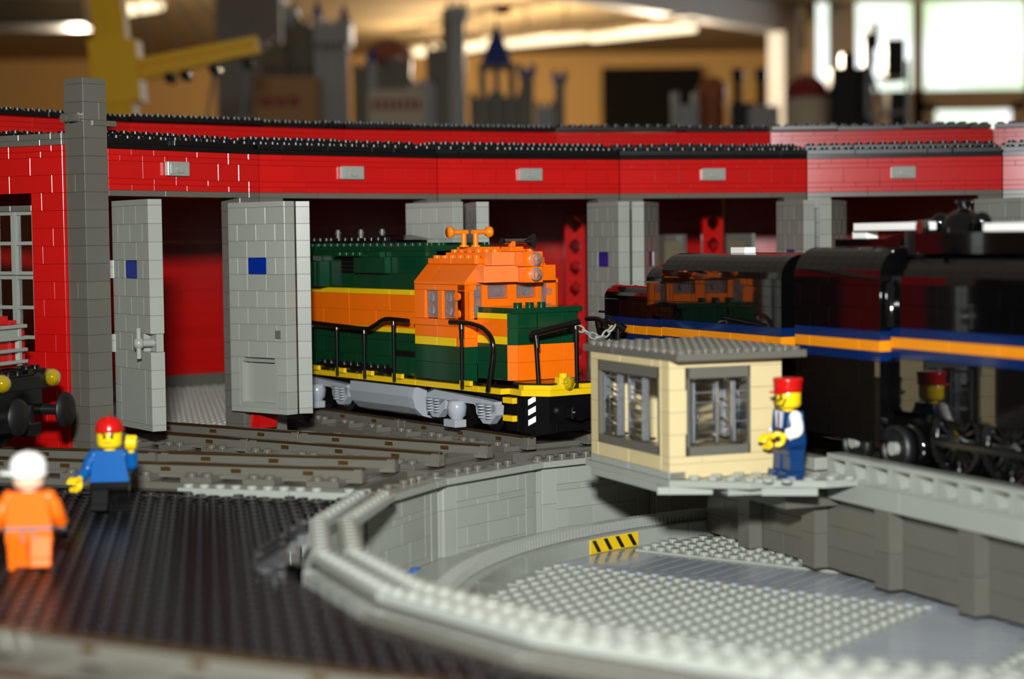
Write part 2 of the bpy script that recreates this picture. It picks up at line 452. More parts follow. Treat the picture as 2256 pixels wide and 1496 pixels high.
# boxes and signs in front of the castle
o = empty('cardboard_box', (cx(584), CY - 18, -5))
simple('carton', 'boxtan', [(0, cx(722) - cx(584), 0, 12, 0, cz(650, 182) + 5)], parent=o, c=.1)
for k, (a, b) in enumerate(((600, 628), (634, 652), (658, 682))):
    simple('print', 'signred', [(cx(a) - cx(584), cx(b) - cx(584), -.05, 0, cz(640, 246) + 5, cz(640, 224) + 5)], parent=o)
tag(o, 'tan carton with faded red print standing before the castle keep', 'box')
o = empty('name_sign', (cx(826), CY - 15, -5))
simple('board', 'cream', [(0, cx(948) - cx(826), 0, 1.5, 0, cz(880, 208) + 5)], parent=o, c=.1)
for k in range(7): simple('lettering', 'signred', [(1.5 + k * 2.3, 3 + k * 2.3, -.04, 0, cz(880, 252) + 5, cz(880, 228) + 5)], parent=o)
tag(o, 'cream sign board with reddish letters before the castle wall', 'sign')
MB().lathe([(0, 10.5), (3, 10), (6, 8), (7.6, 5), (8, 2), (8, -60)], (cx(850), CY + 30, cz(850, 66) - 10.5), n=20).build('dome_model', 'terracotta')
tag(bpy.data.objects['dome_model'], 'rounded terracotta dome model behind the castle', 'dome')
# things on the far table to the right
CY = 560.0; SC = 4006 / CY
o = empty('smokestack_model')
simple('block', 'black', [(cx(1612), cx(1665), CY, CY + 10, -5, cz(1640, 228))], parent=o)
for x in (1632, 1684):
    MB().lathe([(1.3, -60), (1.3, -4), (1.9, -2.5), (1.9, 0), (0, 0)], (cx(x), CY + 4, cz(x, 152)), n=12).build('stack', 'black', o)
simple('tank', 'palegrey', [(cx(1650), cx(1718), CY - 2, CY + 6, -5, cz(1680, 236))], parent=o, c=.6)
tag(o, 'black model plant with two tall smokestacks and a pale tank', 'model')
MB().lathe([(0, 8.5), (2, 8.2), (3.6, 7), (4.4, 5), (4.5, 2), (3.8, 0), (3.6, -60)], (cx(1577), CY + 6, cz(1577, 168) - 8.5), n=18).build('round_ornament', 'terracotta')
tag(bpy.data.objects['round_ornament'], 'round orange topped ornament beside the black smokestacks', 'ornament')
o = empty('grey_figure_model')
simple('body', 'palegrey', [(cx(1485), cx(1502), CY, CY + 3, -5, cz(1490, 205)), (cx(1502), cx(1545), CY + 1, CY + 4, -5, cz(1520, 232))], parent=o, c=.3)
simple('neck', 'palegrey', [(cx(1530), cx(1543), CY, CY + 3, cz(1550, 280), cz(1550, 205))], parent=o, c=.3)
tag(o, 'small pale grey model before the dark curtain', 'model')
o = empty('water_tank_model')
MB().lathe([(6.6, -60), (6.6, 0), (0, 0)], (cx(1787), CY + 7, cz(1787, 214)), n=24).build('tank_wall', 'cream', o)
MB().lathe([(6.9, 0), (6.6, 2.4), (5.4, 4.6), (3.4, 6.3), (0, 7.4)], (cx(1787), CY + 7, cz(1787, 214)), n=24).build('tank_roof', 'maroon', o)
tag(o, 'cream round tank model with a brown domed roof', 'tank')
o = empty('coaling_tower_model')
simple('bunker', 'black', [(cx(1835), cx(1925), CY, CY + 12, -5, cz(1880, 152)), (cx(1862), cx(1890), CY + 2, CY + 8, cz(1880, 152), cz(1880, 118))], parent=o, c=.2)
simple('hopper', 'black', [(cx(1950), cx(1990), CY - 3, CY + 6, cz(1970, 180), cz(1970, 92))], parent=o, c=.2)
simple('chute', 'black', [(cx(1905), cx(1925), CY - 2, CY + 4, cz(1915, 150), cz(1915, 78)), (cx(1922), cx(1934), CY - 2, CY + 3, cz(1928, 110), cz(1928, 56))], parent=o, c=.2)
fr = MB()
for (a, b, c, d) in ((1905, 140, 1905, 262), (1992, 140, 1992, 290), (1905, 262, 1992, 250), (1905, 140, 1945, 262), (1930, 178, 1992, 178), (1908, 262, 1945, 290)):
    fr.tube([(cx(a), CY - 5, cz(a, b)), (cx(c), CY - 5, cz(c, d))], .6, 6)
fr.build('lattice', 'palegrey', o)
simple('skip_bin', 'black', [(cx(1955), cx(1990), CY - 4, CY + 4, -5, cz(1970, 205))], parent=o, c=.2)
tag(o, 'tall black coaling tower model with pale lattice braces before the windows', 'tower')
# ================================================================== layout geometry
C = Vector((27.12, 88.54)); AL0, DTH, RB = 149.218, 14.312, 64.56
def BP(k): a = R(AL0 - DTH * k); return Vector((C.x + RB * math.cos(a), C.y + RB * math.sin(a)))
BAYL = (BP(1) - BP(0)).length
def bay_frame(k):                 # bay k runs from BP(k-1) to BP(k)
    a = BP(k - 1); d = BP(k) - a; return a, math.atan2(d.y, d.x)
def to_local(o2, ang, p):
    d = Vector(p[:2]) - o2; c, s = math.cos(ang), math.sin(ang)
    return (d.x * c + d.y * s, -d.x * s + d.y * c)

# ------------------------------------------------------------------ roundhouse
LAB = {1: 'red roundhouse bay beside the tall grey corner pillar, no engine in its doorway',
       2: 'red roundhouse bay with the orange and green diesel rolling out',
       3: 'red roundhouse bay behind the orange cab with a red lattice column inside',
       4: 'red roundhouse bay behind the black tender with a white block on it',
       5: 'red roundhouse bay behind the cab roof of the black steam engine',
       6: 'red roundhouse bay next past the one behind the black steam engine cab'}
DOORS = {1: [((-27.0, 123.3), -55, 'L'), ((-20.6, 132.7), -40, 'R')],
         2: [((-16.4, 135.7), -79.5, 'L'), ((-8.2, 142.2), -50, 'R')],
         3: [((-3.72, 144.98), -79.5, 'L'), ((6.25, 149.3), -68, 'R')],
         4: [((11.3, 150.9), -106, 'L'), ((22.2, 152.4), -77, 'R')],
         5: [((27.2, 152.85), -112, 'L'), ((38.6, 151.8), -66, 'R')],
         6: [((43.6, 151.1), -100, 'L')]}
ZD = 2.2
def make_door(bay, o2, ang, hinge, phi, side, seed):
    x, y = to_local(o2, ang, hinge)
    d = empty('door', (x, y, 0), R(phi) - ang, bay)
    hs = [.4] + [1.2] * 12
    top = ZD + .4 + 14.4
    # bottom plate, brick courses (12), cap tiles
    brick(d, 'lgrey', 0, 6, 0, 1, ZD, ZD + .4, 'plate')
    holes = [(2, 4, top - 4.8, top - 3.6), (1, 5, ZD + .4, ZD + 4.0)]
    lock = side == 'L' and hinge[0] < -20
    if lock: holes.append((4.9, 6, top - 9.6, top - 8.4))
    wallrows(d, 'lgrey', 0, 6, 0, 1, ZD + .4, [1.2] * 12, seed, (2,), holes, first=(1, 2))
    brick(d, 'lgrey2', 0, 6, 0, 1, top, top + .4, 'cap_tile')
    MB().box(2.02, 3.98, .06, .9, top - 4.78, top - 3.62, .04).build('window', 'trblue', d)
    if side == 'L':
        brick(d, 'lgrey', 1, 5, 0.0, .8, ZD + .4, ZD + 4.0, 'panel')
    if lock:
        MB().box(4.9, 5.9, .45, .95, top - 9.58, top - 8.42).build('lock_brick', 'lgrey2', d)
        h = MB(); zc = top - 9.0
        h.cyl((5.35, .5, zc), (5.35, -.5, zc), .26, 12)
        h.lathe([(0, -.36), (.3, -.3), (.36, 0), (.3, .3), (0, .36)], (5.35, -.55, zc), 'z', 12)
        h.cyl((5.35, -.55, zc - 1.0), (5.35, -.55, zc + 1.0), .17, 10)
        h.build('handle', 'white_grey', d)
    if side == 'R':
        m = MB().box(1.02, 4.98, .55, .8, ZD + .4, ZD + 4.0)
        for b in ((1.02, 1.25, 0, .55, ZD + .4, ZD + 4), (4.75, 4.98, 0, .55, ZD + .4, ZD + 4), (1.25, 4.75, 0, .55, ZD + .4, ZD + .75)): m.box(*b)
        m.build('recessed_panel', 'lgrey2', d)
        MB().cyl((1.3, .1, ZD + 3.75), (4.7, .1, ZD + 3.75), .08, 8).build('panel_bar', 'white_grey', d)
        MB().box(4.85, 5.4, -.02, .1, top - 9.4, top - 8.8).build('keyhole', 'dgrey', d)
    for z in (top - 4.8, top - 9.6 - .2) if side == 'L' else ():
        m = MB().cyl((-.1, .1, z), (-.1, .1, z + .75), .3, 12); m.build('hinge', 'lgrey', d)
        MB().cyl((-.1, .1, z + .77), (-.1, .1, z + 1.2), .3, 12).build('hinge', 'white_grey', d)
    return d
for k in range(1, 7):
    a, ang = bay_frame(k)
    bay = empty('roundhouse_bay', (a.x, a.y, 0), ang)
    tag(bay, LAB[k], 'roundhouse', 'roundhouse bays')
    W = BAYL; tn = math.tan(R(DTH / 2))
    # header and lintel
    x0 = 2.0 if k == 1 else 0.0
    wallrows(bay, 'red', x0 + .02, W - .02, 0, 1, 18.15, [.4, .4, 1.2, .4, .4], 100 + k, (2, 2, 3, 4), first=(2, 4, 3, 1, 2))
    wallrows(bay, 'dgrey', x0 + .02, W - .02, 0, 2, 17.75, [.4], 130 + k, (6, 8), first=(5,), name='lintel_plate')
    # plaque
    pq = MB().box(6.95, 8.95, -.42, -.01, 19.2, 20.2, .05).box(7.15, 8.75, -.47, -.42, 19.36, 20.04, .02)
    pq.cyl((7.95, -.4, 19.7), (7.95, -.62, 19.7), .3, 14); pq.build('plaque', 'lgrey2', bay)
    # pillars
    for (p0, p1) in ((0.02, 2), (W - (1 if k == 2 else 2), W - .02)):
        if k == 1 and p0 < 1: continue
        z = 0; i = 0
        while z < 17.7:
            h = min(1.2, 17.75 - z); brick(bay, 'dgrey', p0, p1, 0, 2, z, z + h); z += h; i += 1
    # roof: slab closing the fan shape, studded plates and clerestory
    D0 = 17.0; e0 = tn * D0
    MB().prism([(2.05 if k == 1 else .03, 0.02), (W - .03, 0.02), (W + e0 - .03, D0), (.03 - e0, D0)], 'z', 20.97, 21.3).build('roof_slab', 'black', bay)
    rg = random.Random(40 + k)
    x = 2.05 if k == 1 else 0.03
    while x < W - .5:
        l = min(rg.choice((2, 4, 4, 6)), round(W - x)); off = rg.choice((0, 0, .35, .2))
        plate(bay, 'roofblack', x, x + l, .1 + off, 4.1 + off, 21.32)
        x += l
    x = 2.05 if k == 1 else 0.0
    while x < W - .5:
        l = min(rg.choice((4, 6, 8)), round(W - x)); off = rg.choice((0, .5, 1.0))
        plate(bay, 'roofblack', x, x + l, 1.5 + off, 5.5 + off, 21.76)
        x += l
    for i in range(3):
        yy = 7 + i * 4; ex = tn * (yy - .7)
        x = -ex
        while x < W + ex - .95:
            l = min(8, max(1, int(W + ex - x + .05))); plate(bay, 'roofblack', x, x + l, yy - .6, yy + 3.4, 21.75 + .05 * i); x += l
    # clerestory
    e1 = tn * D0
    wallrows(bay, 'red', -e1, W + e1, D0, D0 + 1, 21.0, [1.2, 1.2, .4, .4], 160 + k, (3, 4, 6), name='clerestory_brick')
    x = -e1 + .1
    while x < W + e1 - .95:
        l = min(6, max(1, int(W + e1 - x + .05))); plate(bay, 'roofblack', x, x + l, D0 - .6 + rg.choice((0, .3)), D0 + 3.4, 24.22 + rg.choice((0, 0, .1))); x += l
    D1 = 46.0; e2 = tn * D1
    MB().prism([(.03 - e1, D0 + 1), (W + e1 - .03, D0 + 1), (W + e2 - .03, D1), (.03 - e2, D1)], 'z', 23.9, 24.2).build('roof_slab', 'black', bay)
    # floor and back wall
    MB().prism([(.03 - tn * 9, 9), (W + tn * 9 - .03, 9), (W + e2 - .03, D1), (.03 - e2, D1)], 'z', .02, .2).build('floor_plate', 'lgrey', bay)
    st = MB()
    for iy in range(9, 44):
        ex = tn * iy
        for ix in range(math.ceil(-ex), int(W + ex)):
            if k >= 1: st.studs([(ix + .5, iy + .5)], .2, n=6)
    o = st.build('floor_studs', 'lgrey', bay); o['kind'] = 'stuff'
    wallrows(bay, 'red', -e2, W + e2, D1, D1 + 1, 0.2, [1.2] * 20, 200 + k, (4, 6, 8), name='back_wall_brick')
    wallrows(bay, 'dgrey', -e2 + .1, W + e2 - .1, D1 - .6, D1, 0.2, [1.2], 230 + k, (4, 6), name='plinth_brick')
    for i, dd in enumerate(DOORS.get(k, ())): make_door(bay, a, ang, *dd, seed=300 + k * 7 + i)
    if k == 1:
        MB().prism([(0, 0), (1.7, 0), (1.9, .85), (.1, 1.0)], 'y', 0, 1).build('wedge', 'red', bay, (W - 1.6, -1.2, 0.9))
# corner pillar of the first bay and the radial side wall
a, ang = bay_frame(1)
cp = empty('corner_pillar', (a.x, a.y, 0), ang)
z = 0; i = 0
while z < 24.1:
    h = 1.2
    if i in (3, 4, 5, 9, 15): brick(cp, 'dgrey', 0, 2, 0, 1, z, z + h); brick(cp, 'dgrey', 0, 2, 1, 2, z, z + h)
    elif i in (19,): brick(cp, 'dgrey', 0, 1.3, 0, 2, z, z + h); brick(cp, 'dgrey', 1.3, 2, 0, 2, z, z + h)
    else: brick(cp, 'dgrey', 0, 2, 0, 2, z, z + h)
    z += h; i += 1
brick(cp, 'dgrey', 0, 2, 0, 2, z, z + .4, 'cap_tile')
MB().box(.7, 2.75, -.1, .5, 22.42, 22.8, .04).build('bracket', 'dgrey', cp)
m = MB().cyl((-.2, .3, 23.0), (-.2, 1.7, 23.0), .28, 12).cyl((-.62, .55, 22.95), (0, .55, 22.95), .3, 12).cyl((-.62, 1.4, 22.95), (0, 1.4, 22.95), .3, 12)
m.build('tap', 'dgrey', cp)
tag(cp, 'tall dark grey brick pillar at the outer corner of the roundhouse', 'pillar')
sw = empty('side_wall', (a.x, a.y, 0), R(AL0))
tag(sw, 'red brick roundhouse side wall with a many-paned grey window', 'wall')
# local x runs outward from the pillar, +y faces the red engine side
wh = [(5.0, 11.0, 8.0, 17.2)]
wallrows(sw, 'red', 2.0, 30, -1, 0, 0.0, [1.2] * 17 + [.4, .4], 77, (2, 3, 3, 4), wh, first=(1, 3, 2))
wallrows(sw, 'dgrey', 2.0, 30, -1, .05, 21.2, [.4, .4], 78, (4, 6, 3), name='cap_plate')
wallrows(sw, 'dgrey', 5.0, 11, -1, .0, 16.8, [.4], 79, (1, 2), name='lintel_plate')
for wxi in range(3):
    for wz in range(2):
        fx, fz = 5.0 + 2 * wxi, 8.05 + 4.4 * wz
        fr = MB()
        for b in ((0, .2), (1.8, 2.0)): fr.box(fx + b[0], fx + b[1], -.75, -.2, fz, fz + 4.35)
        for q in (0, 2.05, 4.1): fr.box(fx, fx + 2, -.7, -.25, fz + q, fz + q + .24)
        wf = fr.build('window_frame', 'lgrey2', sw)
        MB().box(fx + .2, fx + 1.8, -.52, -.48, fz + .2, fz + 4.15).build('pane', 'clear', wf)
# red lattice support columns inside
for i, (X, Y, zt, lab) in enumerate(((6.1, 175, 16.6, 'tall red lattice column inside the bay behind the orange cab'), (19.0, 172, 16.4, 'tall red lattice column inside the bay behind the black tender'))):
    lc = empty('lattice_column', (X, Y, .2), R(10))
    for dx in (-1.0, .55):
        MB().box(dx, dx + .45, -.4, .4, 0, zt, .03).build('upright', 'red', lc)
    z = 0.0
    while z < zt - 1:
        m = MB()
        m.box(-.6, .6, -.36, .36, z, z + .55)
        m.prism([(-.6, z + .5), (-.6, z + 1.1), (0, z + .5)], 'y', -.36, .36).prism([(.6, z + .5), (0, z + .5), (.6, z + 1.1)], 'y', -.36, .36)
        m.prism([(-.6, z + 1.5), (0, z + 2.05), (-.6, z + 2.05)], 'y', -.36, .36).prism([(.6, z + 1.5), (.6, z + 2.05), (0, z + 2.05)], 'y', -.36, .36)
        m.build('lattice_web', 'red', lc); z += 2.05
    tag(lc, lab, 'column', 'red lattice columns')
for i, (X, Y) in enumerate(((15.6, 176), (21.9, 176))):
    ub = empty('wall_unit', (X, Y, .2), R(10))
    simple('back', 'dgrey', [(-1.3, 1.3, -.6, .6, 0, 14.6)], parent=ub, c=.05)
    simple('front_panel', 'oldgrey', [(-1.1, .6, -.75, -.6, 1, 14)], parent=ub, c=.05)
    simple('edge_post', 'lgrey', [(1.3 if i else -1.6, 1.6 if i else -1.3, -.6, .6, 0, 14.6)], parent=ub, c=.03)
    tag(ub, 'grey upright unit on the inner side of the red lattice column' if i else 'grey upright unit on the door side of the red lattice column', 'cabinet')
# ================================================================== raised base, pit and rim
def pol(r, a): return (C.x + r * math.cos(R(a)), C.y + r * math.sin(R(a)))
X0, X1, Y0, Y1 = -130, 170, 44, 250
def rectpt(a):
    c, s = math.cos(R(a)), math.sin(R(a)); t = 1e9
    if c > 1e-9: t = min(t, (X1 - C.x) / c)
    if c < -1e-9: t = min(t, (X0 - C.x) / c)
    if s > 1e-9: t = min(t, (Y1 - C.y) / s)
    if s < -1e-9: t = min(t, (Y0 - C.y) / s)
    return (C.x + t * c, C.y + t * s)
angs = sorted([149.4 + 15 * i - (360 if 149.4 + 15 * i >= 360 else 0) for i in range(24)] +
              [math.degrees(math.atan2(y - C.y, x - C.x)) % 360 for x in (X0, X1) for y in (Y0, Y1)])
mb = MB()
for i, a in enumerate(angs):
    b = angs[(i + 1) % len(angs)]
    ra = 37.9 / math.cos(R((a - 149.4 + 7.5) % 15 - 7.5)) * math.cos(R(0)); rb = ra
    pa_, pb_ = pol(37.9, a), pol(37.9, b); qa, qb = rectpt(a), rectpt(b)
    mb.prism([pa_, qa, qb, pb_], 'z', -4.95, -.24)
base = mb.build('layout_base', 'darkbase')
tag(base, 'dark raised base of the railway layout with a round hole for the pit', 'base')

pit = empty('turntable_pit', (C.x, C.y, -4.95))
tag(pit, 'round turntable pit with pale studded rim, grey brick wall and toothed ring rail', 'turntable pit')
ZP = 4.95
mb = MB(); n = 48
mb.prism([(37.2 * math.cos(2 * math.pi * i / n), 37.2 * math.sin(2 * math.pi * i / n)) for i in range(n)], 'z', 0.02, .55)
mb.build('pit_floor', 'lgrey', pit)
rg = random.Random(5)
for j in range(-5, 9):
    a0 = 149.4 + 15 * j; am = a0 + 7.5
    ap = 36.6 * math.cos(R(7.5)); ch = 2 * ap * math.tan(R(7.5))
    # panel: local x along the chord, local y outward
    pn = empty('wall_panel', (ap * math.cos(R(am)), ap * math.sin(R(am)), ZP), R(am - 90), pit)
    h0 = -4.4
    for (xa, xb, dy) in ((-ch / 2, -ch / 2 + .35, .12), (-ch / 2 + .35, -ch / 2 + 1.55, 0), (ch / 2 - 1.2, ch / 2 - .4, 0), (ch / 2 - .4, ch / 2, .14)):
        zz = rg.choice((-2.4, -1.6))
        brick(pn, 'lgrey', xa, xb, dy, 1, h0, zz); brick(pn, 'lgrey', xa, xb, dy, 1, zz, 0)
    wallrows(pn, rg.choice(('lgrey', 'lgrey')), -ch / 2 + 1.55, ch / 2 - 1.2, 0.02, 1, h0, [.4, 1.2, 1.2, .4, 1.2], 500 + j, (2, 2, 3), first=(2, 1, 3, 2, 1))
    if j <= 0:                                   # far rim: flat grey plates with dark studded plates behind
        wallrows(pn, 'lgrey2', -ch / 2 + .1, ch / 2 - .1, -.55, .6, .02, [.4], 600 + j, (8,), name='rim_plate', first=(8,))
        MB().studs([(ch / 2 - 1.4 - i, -.1) for i in range(2)], -.02, n=10).build('stud_pair', 'white_grey', pn)
        x = -ch / 2 + .3
        while x < ch / 2 - 1:
            if rg.random() < .75: plate(pn, 'trackgrey', x, x + 1, .5, 1.5, .03, .4, 'rim_stud_plate')
            x += 1
    else:
        for (ya, yb) in ((-1.75, -.75), (-.35, .65)):
            apx = ap + (ya + yb) / 2; c2 = 2 * apx * math.tan(R(7.5)); nn = 9
            q = plate(pn, 'white_grey', -4.5, 4.5, ya, yb, .42, .4, 'rim_plate', n=12)
            q.scale = (c2 / 9.0, 1, 1)
        brick(pn, 'dgrey', -ch / 2, ch / 2, -.2, .4, 0, .42, 'rim_base')
        if j in (4, 5): brick(pn, 'dgrey', -ch / 2 - .0, ch / 2 + .0, 1.05, 1.5, -.2, .1, 'kerb_plate')
# ring rail
def arc(r0, r1, z0, z1, a0, a1, n):
    m = MB()
    for i in range(n):
        a, b = R(a0 + (a1 - a0) * i / n), R(a0 + (a1 - a0) * (i + 1) / n)
        m.prism([(r0 * math.cos(a), r0 * math.sin(a)), (r1 * math.cos(a), r1 * math.sin(a)), (r1 * math.cos(b), r1 * math.sin(b)), (r0 * math.cos(b), r0 * math.sin(b))], 'z', z0 + ZP, z1 + ZP)
    return m
for s in range(0, 12):
    a0 = 78 + s * 15
    arc(29.7, 33.8, -4.4, -3.45, a0 + .06, a0 + 14.94, 8).build('ring_base', 'lgrey', pit)
m = arc(30.55, 31.2, -3.45, -2.95, 78, 258, 90)
rr = m.build('ring_rail', 'lgrey2', pit)
m = MB()
for i in range(300):
    a = R(78 + i * .6); m.box(-.09, .09, -.46, .36, -3.42 + ZP, -2.84 + ZP)
    M = Matrix.Rotation(a - math.pi / 2, 4, 'Z'); M.translation = (30.87 * math.cos(a), 30.87 * math.sin(a), 0)
    k = 8; m.v[-k:] = [tuple(M @ Vector(v)) for v in m.v[-k:]]
o = m.build('rail_teeth', 'lgrey2', rr); o['kind'] = 'stuff'
# hazard stripe sticker on the inner face of the ring
hz = empty('hazard_sticker', (0, 0, ZP), 0, pit)
for i in range(4):
    a0 = 139.6 - i * 2.1
    arc(29.62, 29.69, -4.36, -3.5, a0 - 2.1, a0, 3).build('yellow_field', 'yellow', hz, (0, 0, -ZP))
    m = MB(); ra = 29.58
    am = R(a0 - 1.05); M = Matrix.Rotation(am - math.pi / 2, 4, 'Z'); M.translation = (ra * math.cos(am), ra * math.sin(am), 0)
    m.prism([(.42, -4.3), (.1, -4.3), (-.42, -3.56), (-.1, -3.56)], 'y', 0, .05).xf(M)
    m.build('black_stripe', 'sticker_black', hz)
# stud floor
FP = Vector((3.268, 102.716)); FA = R(-36.35)
fl_ = empty('floor_tiling', (FP.x - C.x, FP.y - C.y, ZP), FA, pit)
def fr_(i, j):                                    # distance of lattice point from pit centre
    x = FP.x + i * math.cos(FA) + j * math.sin(FA); y = FP.y + i * math.sin(FA) - j * math.cos(FA)
    return math.hypot(x - C.x, y - C.y)
def studpatch(i0, i1, j0, j1, mat='white_grey'):
    m = MB(); cells = [(i, j) for i in range(i0, i1) for j in range(j0, j1) if fr_(i, j) < 28.9]
    for (i, j) in cells: m.box(i - .5, i + .5, -j - .5, -j + .5, -4.42, -4.28)
    m.studs([(i, -j) for i, j in cells], -4.28, n=12)
    return m.build('studded_plate', mat, fl_)
studpatch(-8, 22, 0, 28, 'floorgrey'); studpatch(-8, 22, -32, -7, 'floorgrey'); studpatch(29, 58, 5, 28, 'floorgrey')
for i in range(-2, 22): 
    if fr_(i, -1) < 29.3: brick(fl_, 'bley', i - .5, i + .5, .5, 1.5, -4.4, -4.14, 'edge_tile')
for i in range(5, 28): 
    if fr_(28, i) < 29.3: brick(fl_, 'bley', 27.5, 28.5, -i - .5, -i + .5, -4.4, -4.14, 'edge_tile')
for i in range(-2, 30):
    if fr_(i, -4) < 29.4: brick(fl_, 'roadgrey', i - .5, i + .5, 1.5, 6.5, -4.4, -4.3, 'road_tile', g=.03)
for j in range(-1, 29):
    if fr_(24.5, j) < 29.4: brick(fl_, 'roadgrey', 21.5, 27.5, -j - .5, -j + .5, -4.4, -4.3, 'road_tile', g=.03)
for i, j in ((33.6, 160.2), (34.6, 159.2), (34.6, 161.6), (35.4, 157.6), (35.2, 163)):
    x, y = pol(i, j); 
    p = plate(pit, 'blue' if i in (35.4,) or j == 159.2 else 'white_grey', x - C.x - .5, x - C.x + .5, y - C.y - .5, y - C.y + .5, .55, .2, 'round_plate')

# ================================================================== black studded mat
MA = R(54.5)
mat_cells = {}
for i in range(-72, 72):
    for j in range(-72, 72):
        x = -14 + i * math.cos(MA) - j * math.sin(MA); y = 80 + i * math.sin(MA) + j * math.cos(MA)
        if not (-40 < x < 14 and 44.5 < y < 112): continue
        xc, yc = x + .5 * math.cos(MA) - .5 * math.sin(MA), y + .5 * math.sin(MA) + .5 * math.cos(MA)
        ac = math.degrees(math.atan2(yc - C.y, xc - C.x)) % 360
        if math.hypot(xc - C.x, yc - C.y) < (38.5 if ac < 208 else 39.1): continue
        # keep clear of the track bed of the outermost lead track
        dx, dy = x + 6.74, y - 100.5
        if dx * math.sin(R(163)) * -1 + dy * math.cos(R(163)) < .9: 
            if y > 95: continue
        mat_cells.setdefault((i // 36, j // 36), []).append((i, j))
mg = 0
for key, cells in sorted(mat_cells.items()):
    if len(cells) < 10: continue
    m = MB(); ci, cj = key[0] * 36 + 18, key[1] * 36 + 18
    rows = {}
    for (i, j) in cells: rows.setdefault(j, []).append(i)
    for j, il in rows.items():
        il.sort(); s = il[0]; p = s
        for q in il[1:] + [10 ** 6]:
            if q != p + 1:
                m.box(s - ci, p + 1 - ci, j - cj, j + 1 - cj, -.2, 0); s = q
            p = q
    m.studs([(i + .5 - ci, j + .5 - cj) for i, j in cells], 0, n=8)
    cx_, cy_ = -14 + ci * math.cos(MA) - cj * math.sin(MA), 80 + ci * math.sin(MA) + cj * math.cos(MA)
    o = m.build('baseplate', 'blackmat', None, (cx_, cy_, 0), MA)
    tag(o, 'black studded baseplate lying on the ground beside the turntable pit', 'baseplate', 'black studded baseplates')

# ================================================================== tracks
def make_piece():
    root = empty('track_piece')
    MB().box(0, 16, -4, 4, -.45, .36, .02).build('bed_plate', 'trackgrey', root)
    sl = MB().box(-1, 1, -4, 4, .36, .72, .03); sl.studs([(sx, sy) for sx in (-.5, .5) for sy in (-3.5, 3.5)], .72, n=12)
    sl = sl.mesh('sleeper', 'trackgrey')
    for i in range(4): place('sleeper', sl, root, (2 + 4 * i, 0, 0))
    rail = MB().box(.02, 15.98, -.28, .28, .72, 1.22, .03).box(.02, 15.98, -.36, .36, .5, .74, .03)
    for x in (0.05, 15.2): rail.prism([(x, .72), (x + .7, .72), (x + .45, 1.3), (x, 1.3)], 'y', -.36, .36)
    rail = rail.mesh('rail', 'trackgrey')
    cap = MB().box(.02, 15.98, -.2, .2, 1.22, 1.38, .04).mesh('rail_cap', 'railmetal')
    clip = MB().box(-.32, .32, -.31, .31, .88, 1.12).mesh('clip', 'bronze')
    for sy in (-2.5, 2.5):
        r_ = place('rail', rail, root, (0, sy, 0)); place('rail_cap', cap, r_)
        for x in (3.4, 8.0, 12.6): place('clip', clip, r_, (x, 0, 0))
    return root
def copy_tree(o, parent=None):
    c = o.copy(); COL.objects.link(c); c.parent = parent
    for ch in o.children: copy_tree(ch, c)
    return c
proto = make_piece(); used = [False]
def lay(p, ang, label, group):
    if used[0]: o = copy_tree(proto)
    else: o = proto; used[0] = True
    o.location = Vector((p[0], p[1], 0.22)) * U; o.rotation_euler = (0, 0, R(ang))
    tag(o, label, 'track', group); return o
def line(p, ang, labels, group, start=2.9):
    for i, label in enumerate(labels):
        t = start + 16.02 * i
        o = lay((p[0] + t * math.cos(R(ang)), p[1] + t * math.sin(R(ang))), ang, label, group)
line((-4.94, 104.53), 161.7, ['grey track piece on the outermost lead track, its end at the pit rim', 'grey track piece behind the toy worker in blue', 'grey track piece under the red engine'], 'outermost lead track pieces')
line((-.56, 110.61), 144.55, ['grey track piece ending at the pit rim, leading to the empty bay', 'grey track piece passing between the open doors of the empty bay'], 'empty bay track pieces')
line((4.95, 117.6), 125.5, ['grey track piece under the nose of the orange and green diesel', 'grey track piece under the hood of the orange and green diesel'], 'diesel track pieces')
line((12.9, 124.2), 111.5, ['grey track piece under the tail of the black tender'], 'tender track pieces')
line((-20.7, 60.2), -29.3, ['grey track piece crossing the far corner of the black mat', 'grey track piece crossing the corner of the black mat', 'grey track piece crossing before the black mat, beside the pit kerb'], 'front track pieces', -13)
# pale plates beside the outermost track and black edging tiles
for i, (t0, ln) in enumerate(((0.3, 6), (6.3, 7))):
    d = R(163.0); n_ = 0
    px, py = -6.74 + (t0 + ln / 2) * math.cos(d), 100.5 + (t0 + ln / 2) * math.sin(d)
    m = MB().box(-ln / 2 + .01, ln / 2 - .01, -.5, .5, -.2, .4, .03).studs([(-ln / 2 + .5 + q, 0) for q in range(ln) if q % 5 != 3 or i], .4, n=12)
    o = m.build('border_plate', 'white_grey', None, (px + .15, py + .5, 0), d)
    tag(o, 'pale grey studded plate edging the track at the pit rim' if i == 0 else 'long pale grey studded plate edging the track before the black mat', 'plate')
for i in range(6):
    d = R(163.0); t = 14.2 + i * 4
    o = brick(None, 'black', -2, 2, -.8, .8, -.24, .22, 'edge_tile')
    o.location = Vector((-6.74 + t * math.cos(d), 101.0 + t * math.sin(d), 0)) * U; o.rotation_euler = (0, 0, d)
    tag(o, 'shiny black tile edging the outermost track', 'tile', 'black edging tiles')
for i in range(9):
    d = R(163.0); t = 1.0 + i * 2.6
    m = MB().prism([(-1.2, -.5), (.8, -.5), (1.4, .6), (-.6, .6)], 'z', -.1, .16)
    o = m.build('slanted_tile', 'blackmat', None, (-6.74 + t * math.cos(d) - .3, 100.5 + t * math.sin(d) - 1.4, 0), d)
    tag(o, 'slanted glossy dark tile below the pale border plates', 'tile', 'slanted dark tiles')
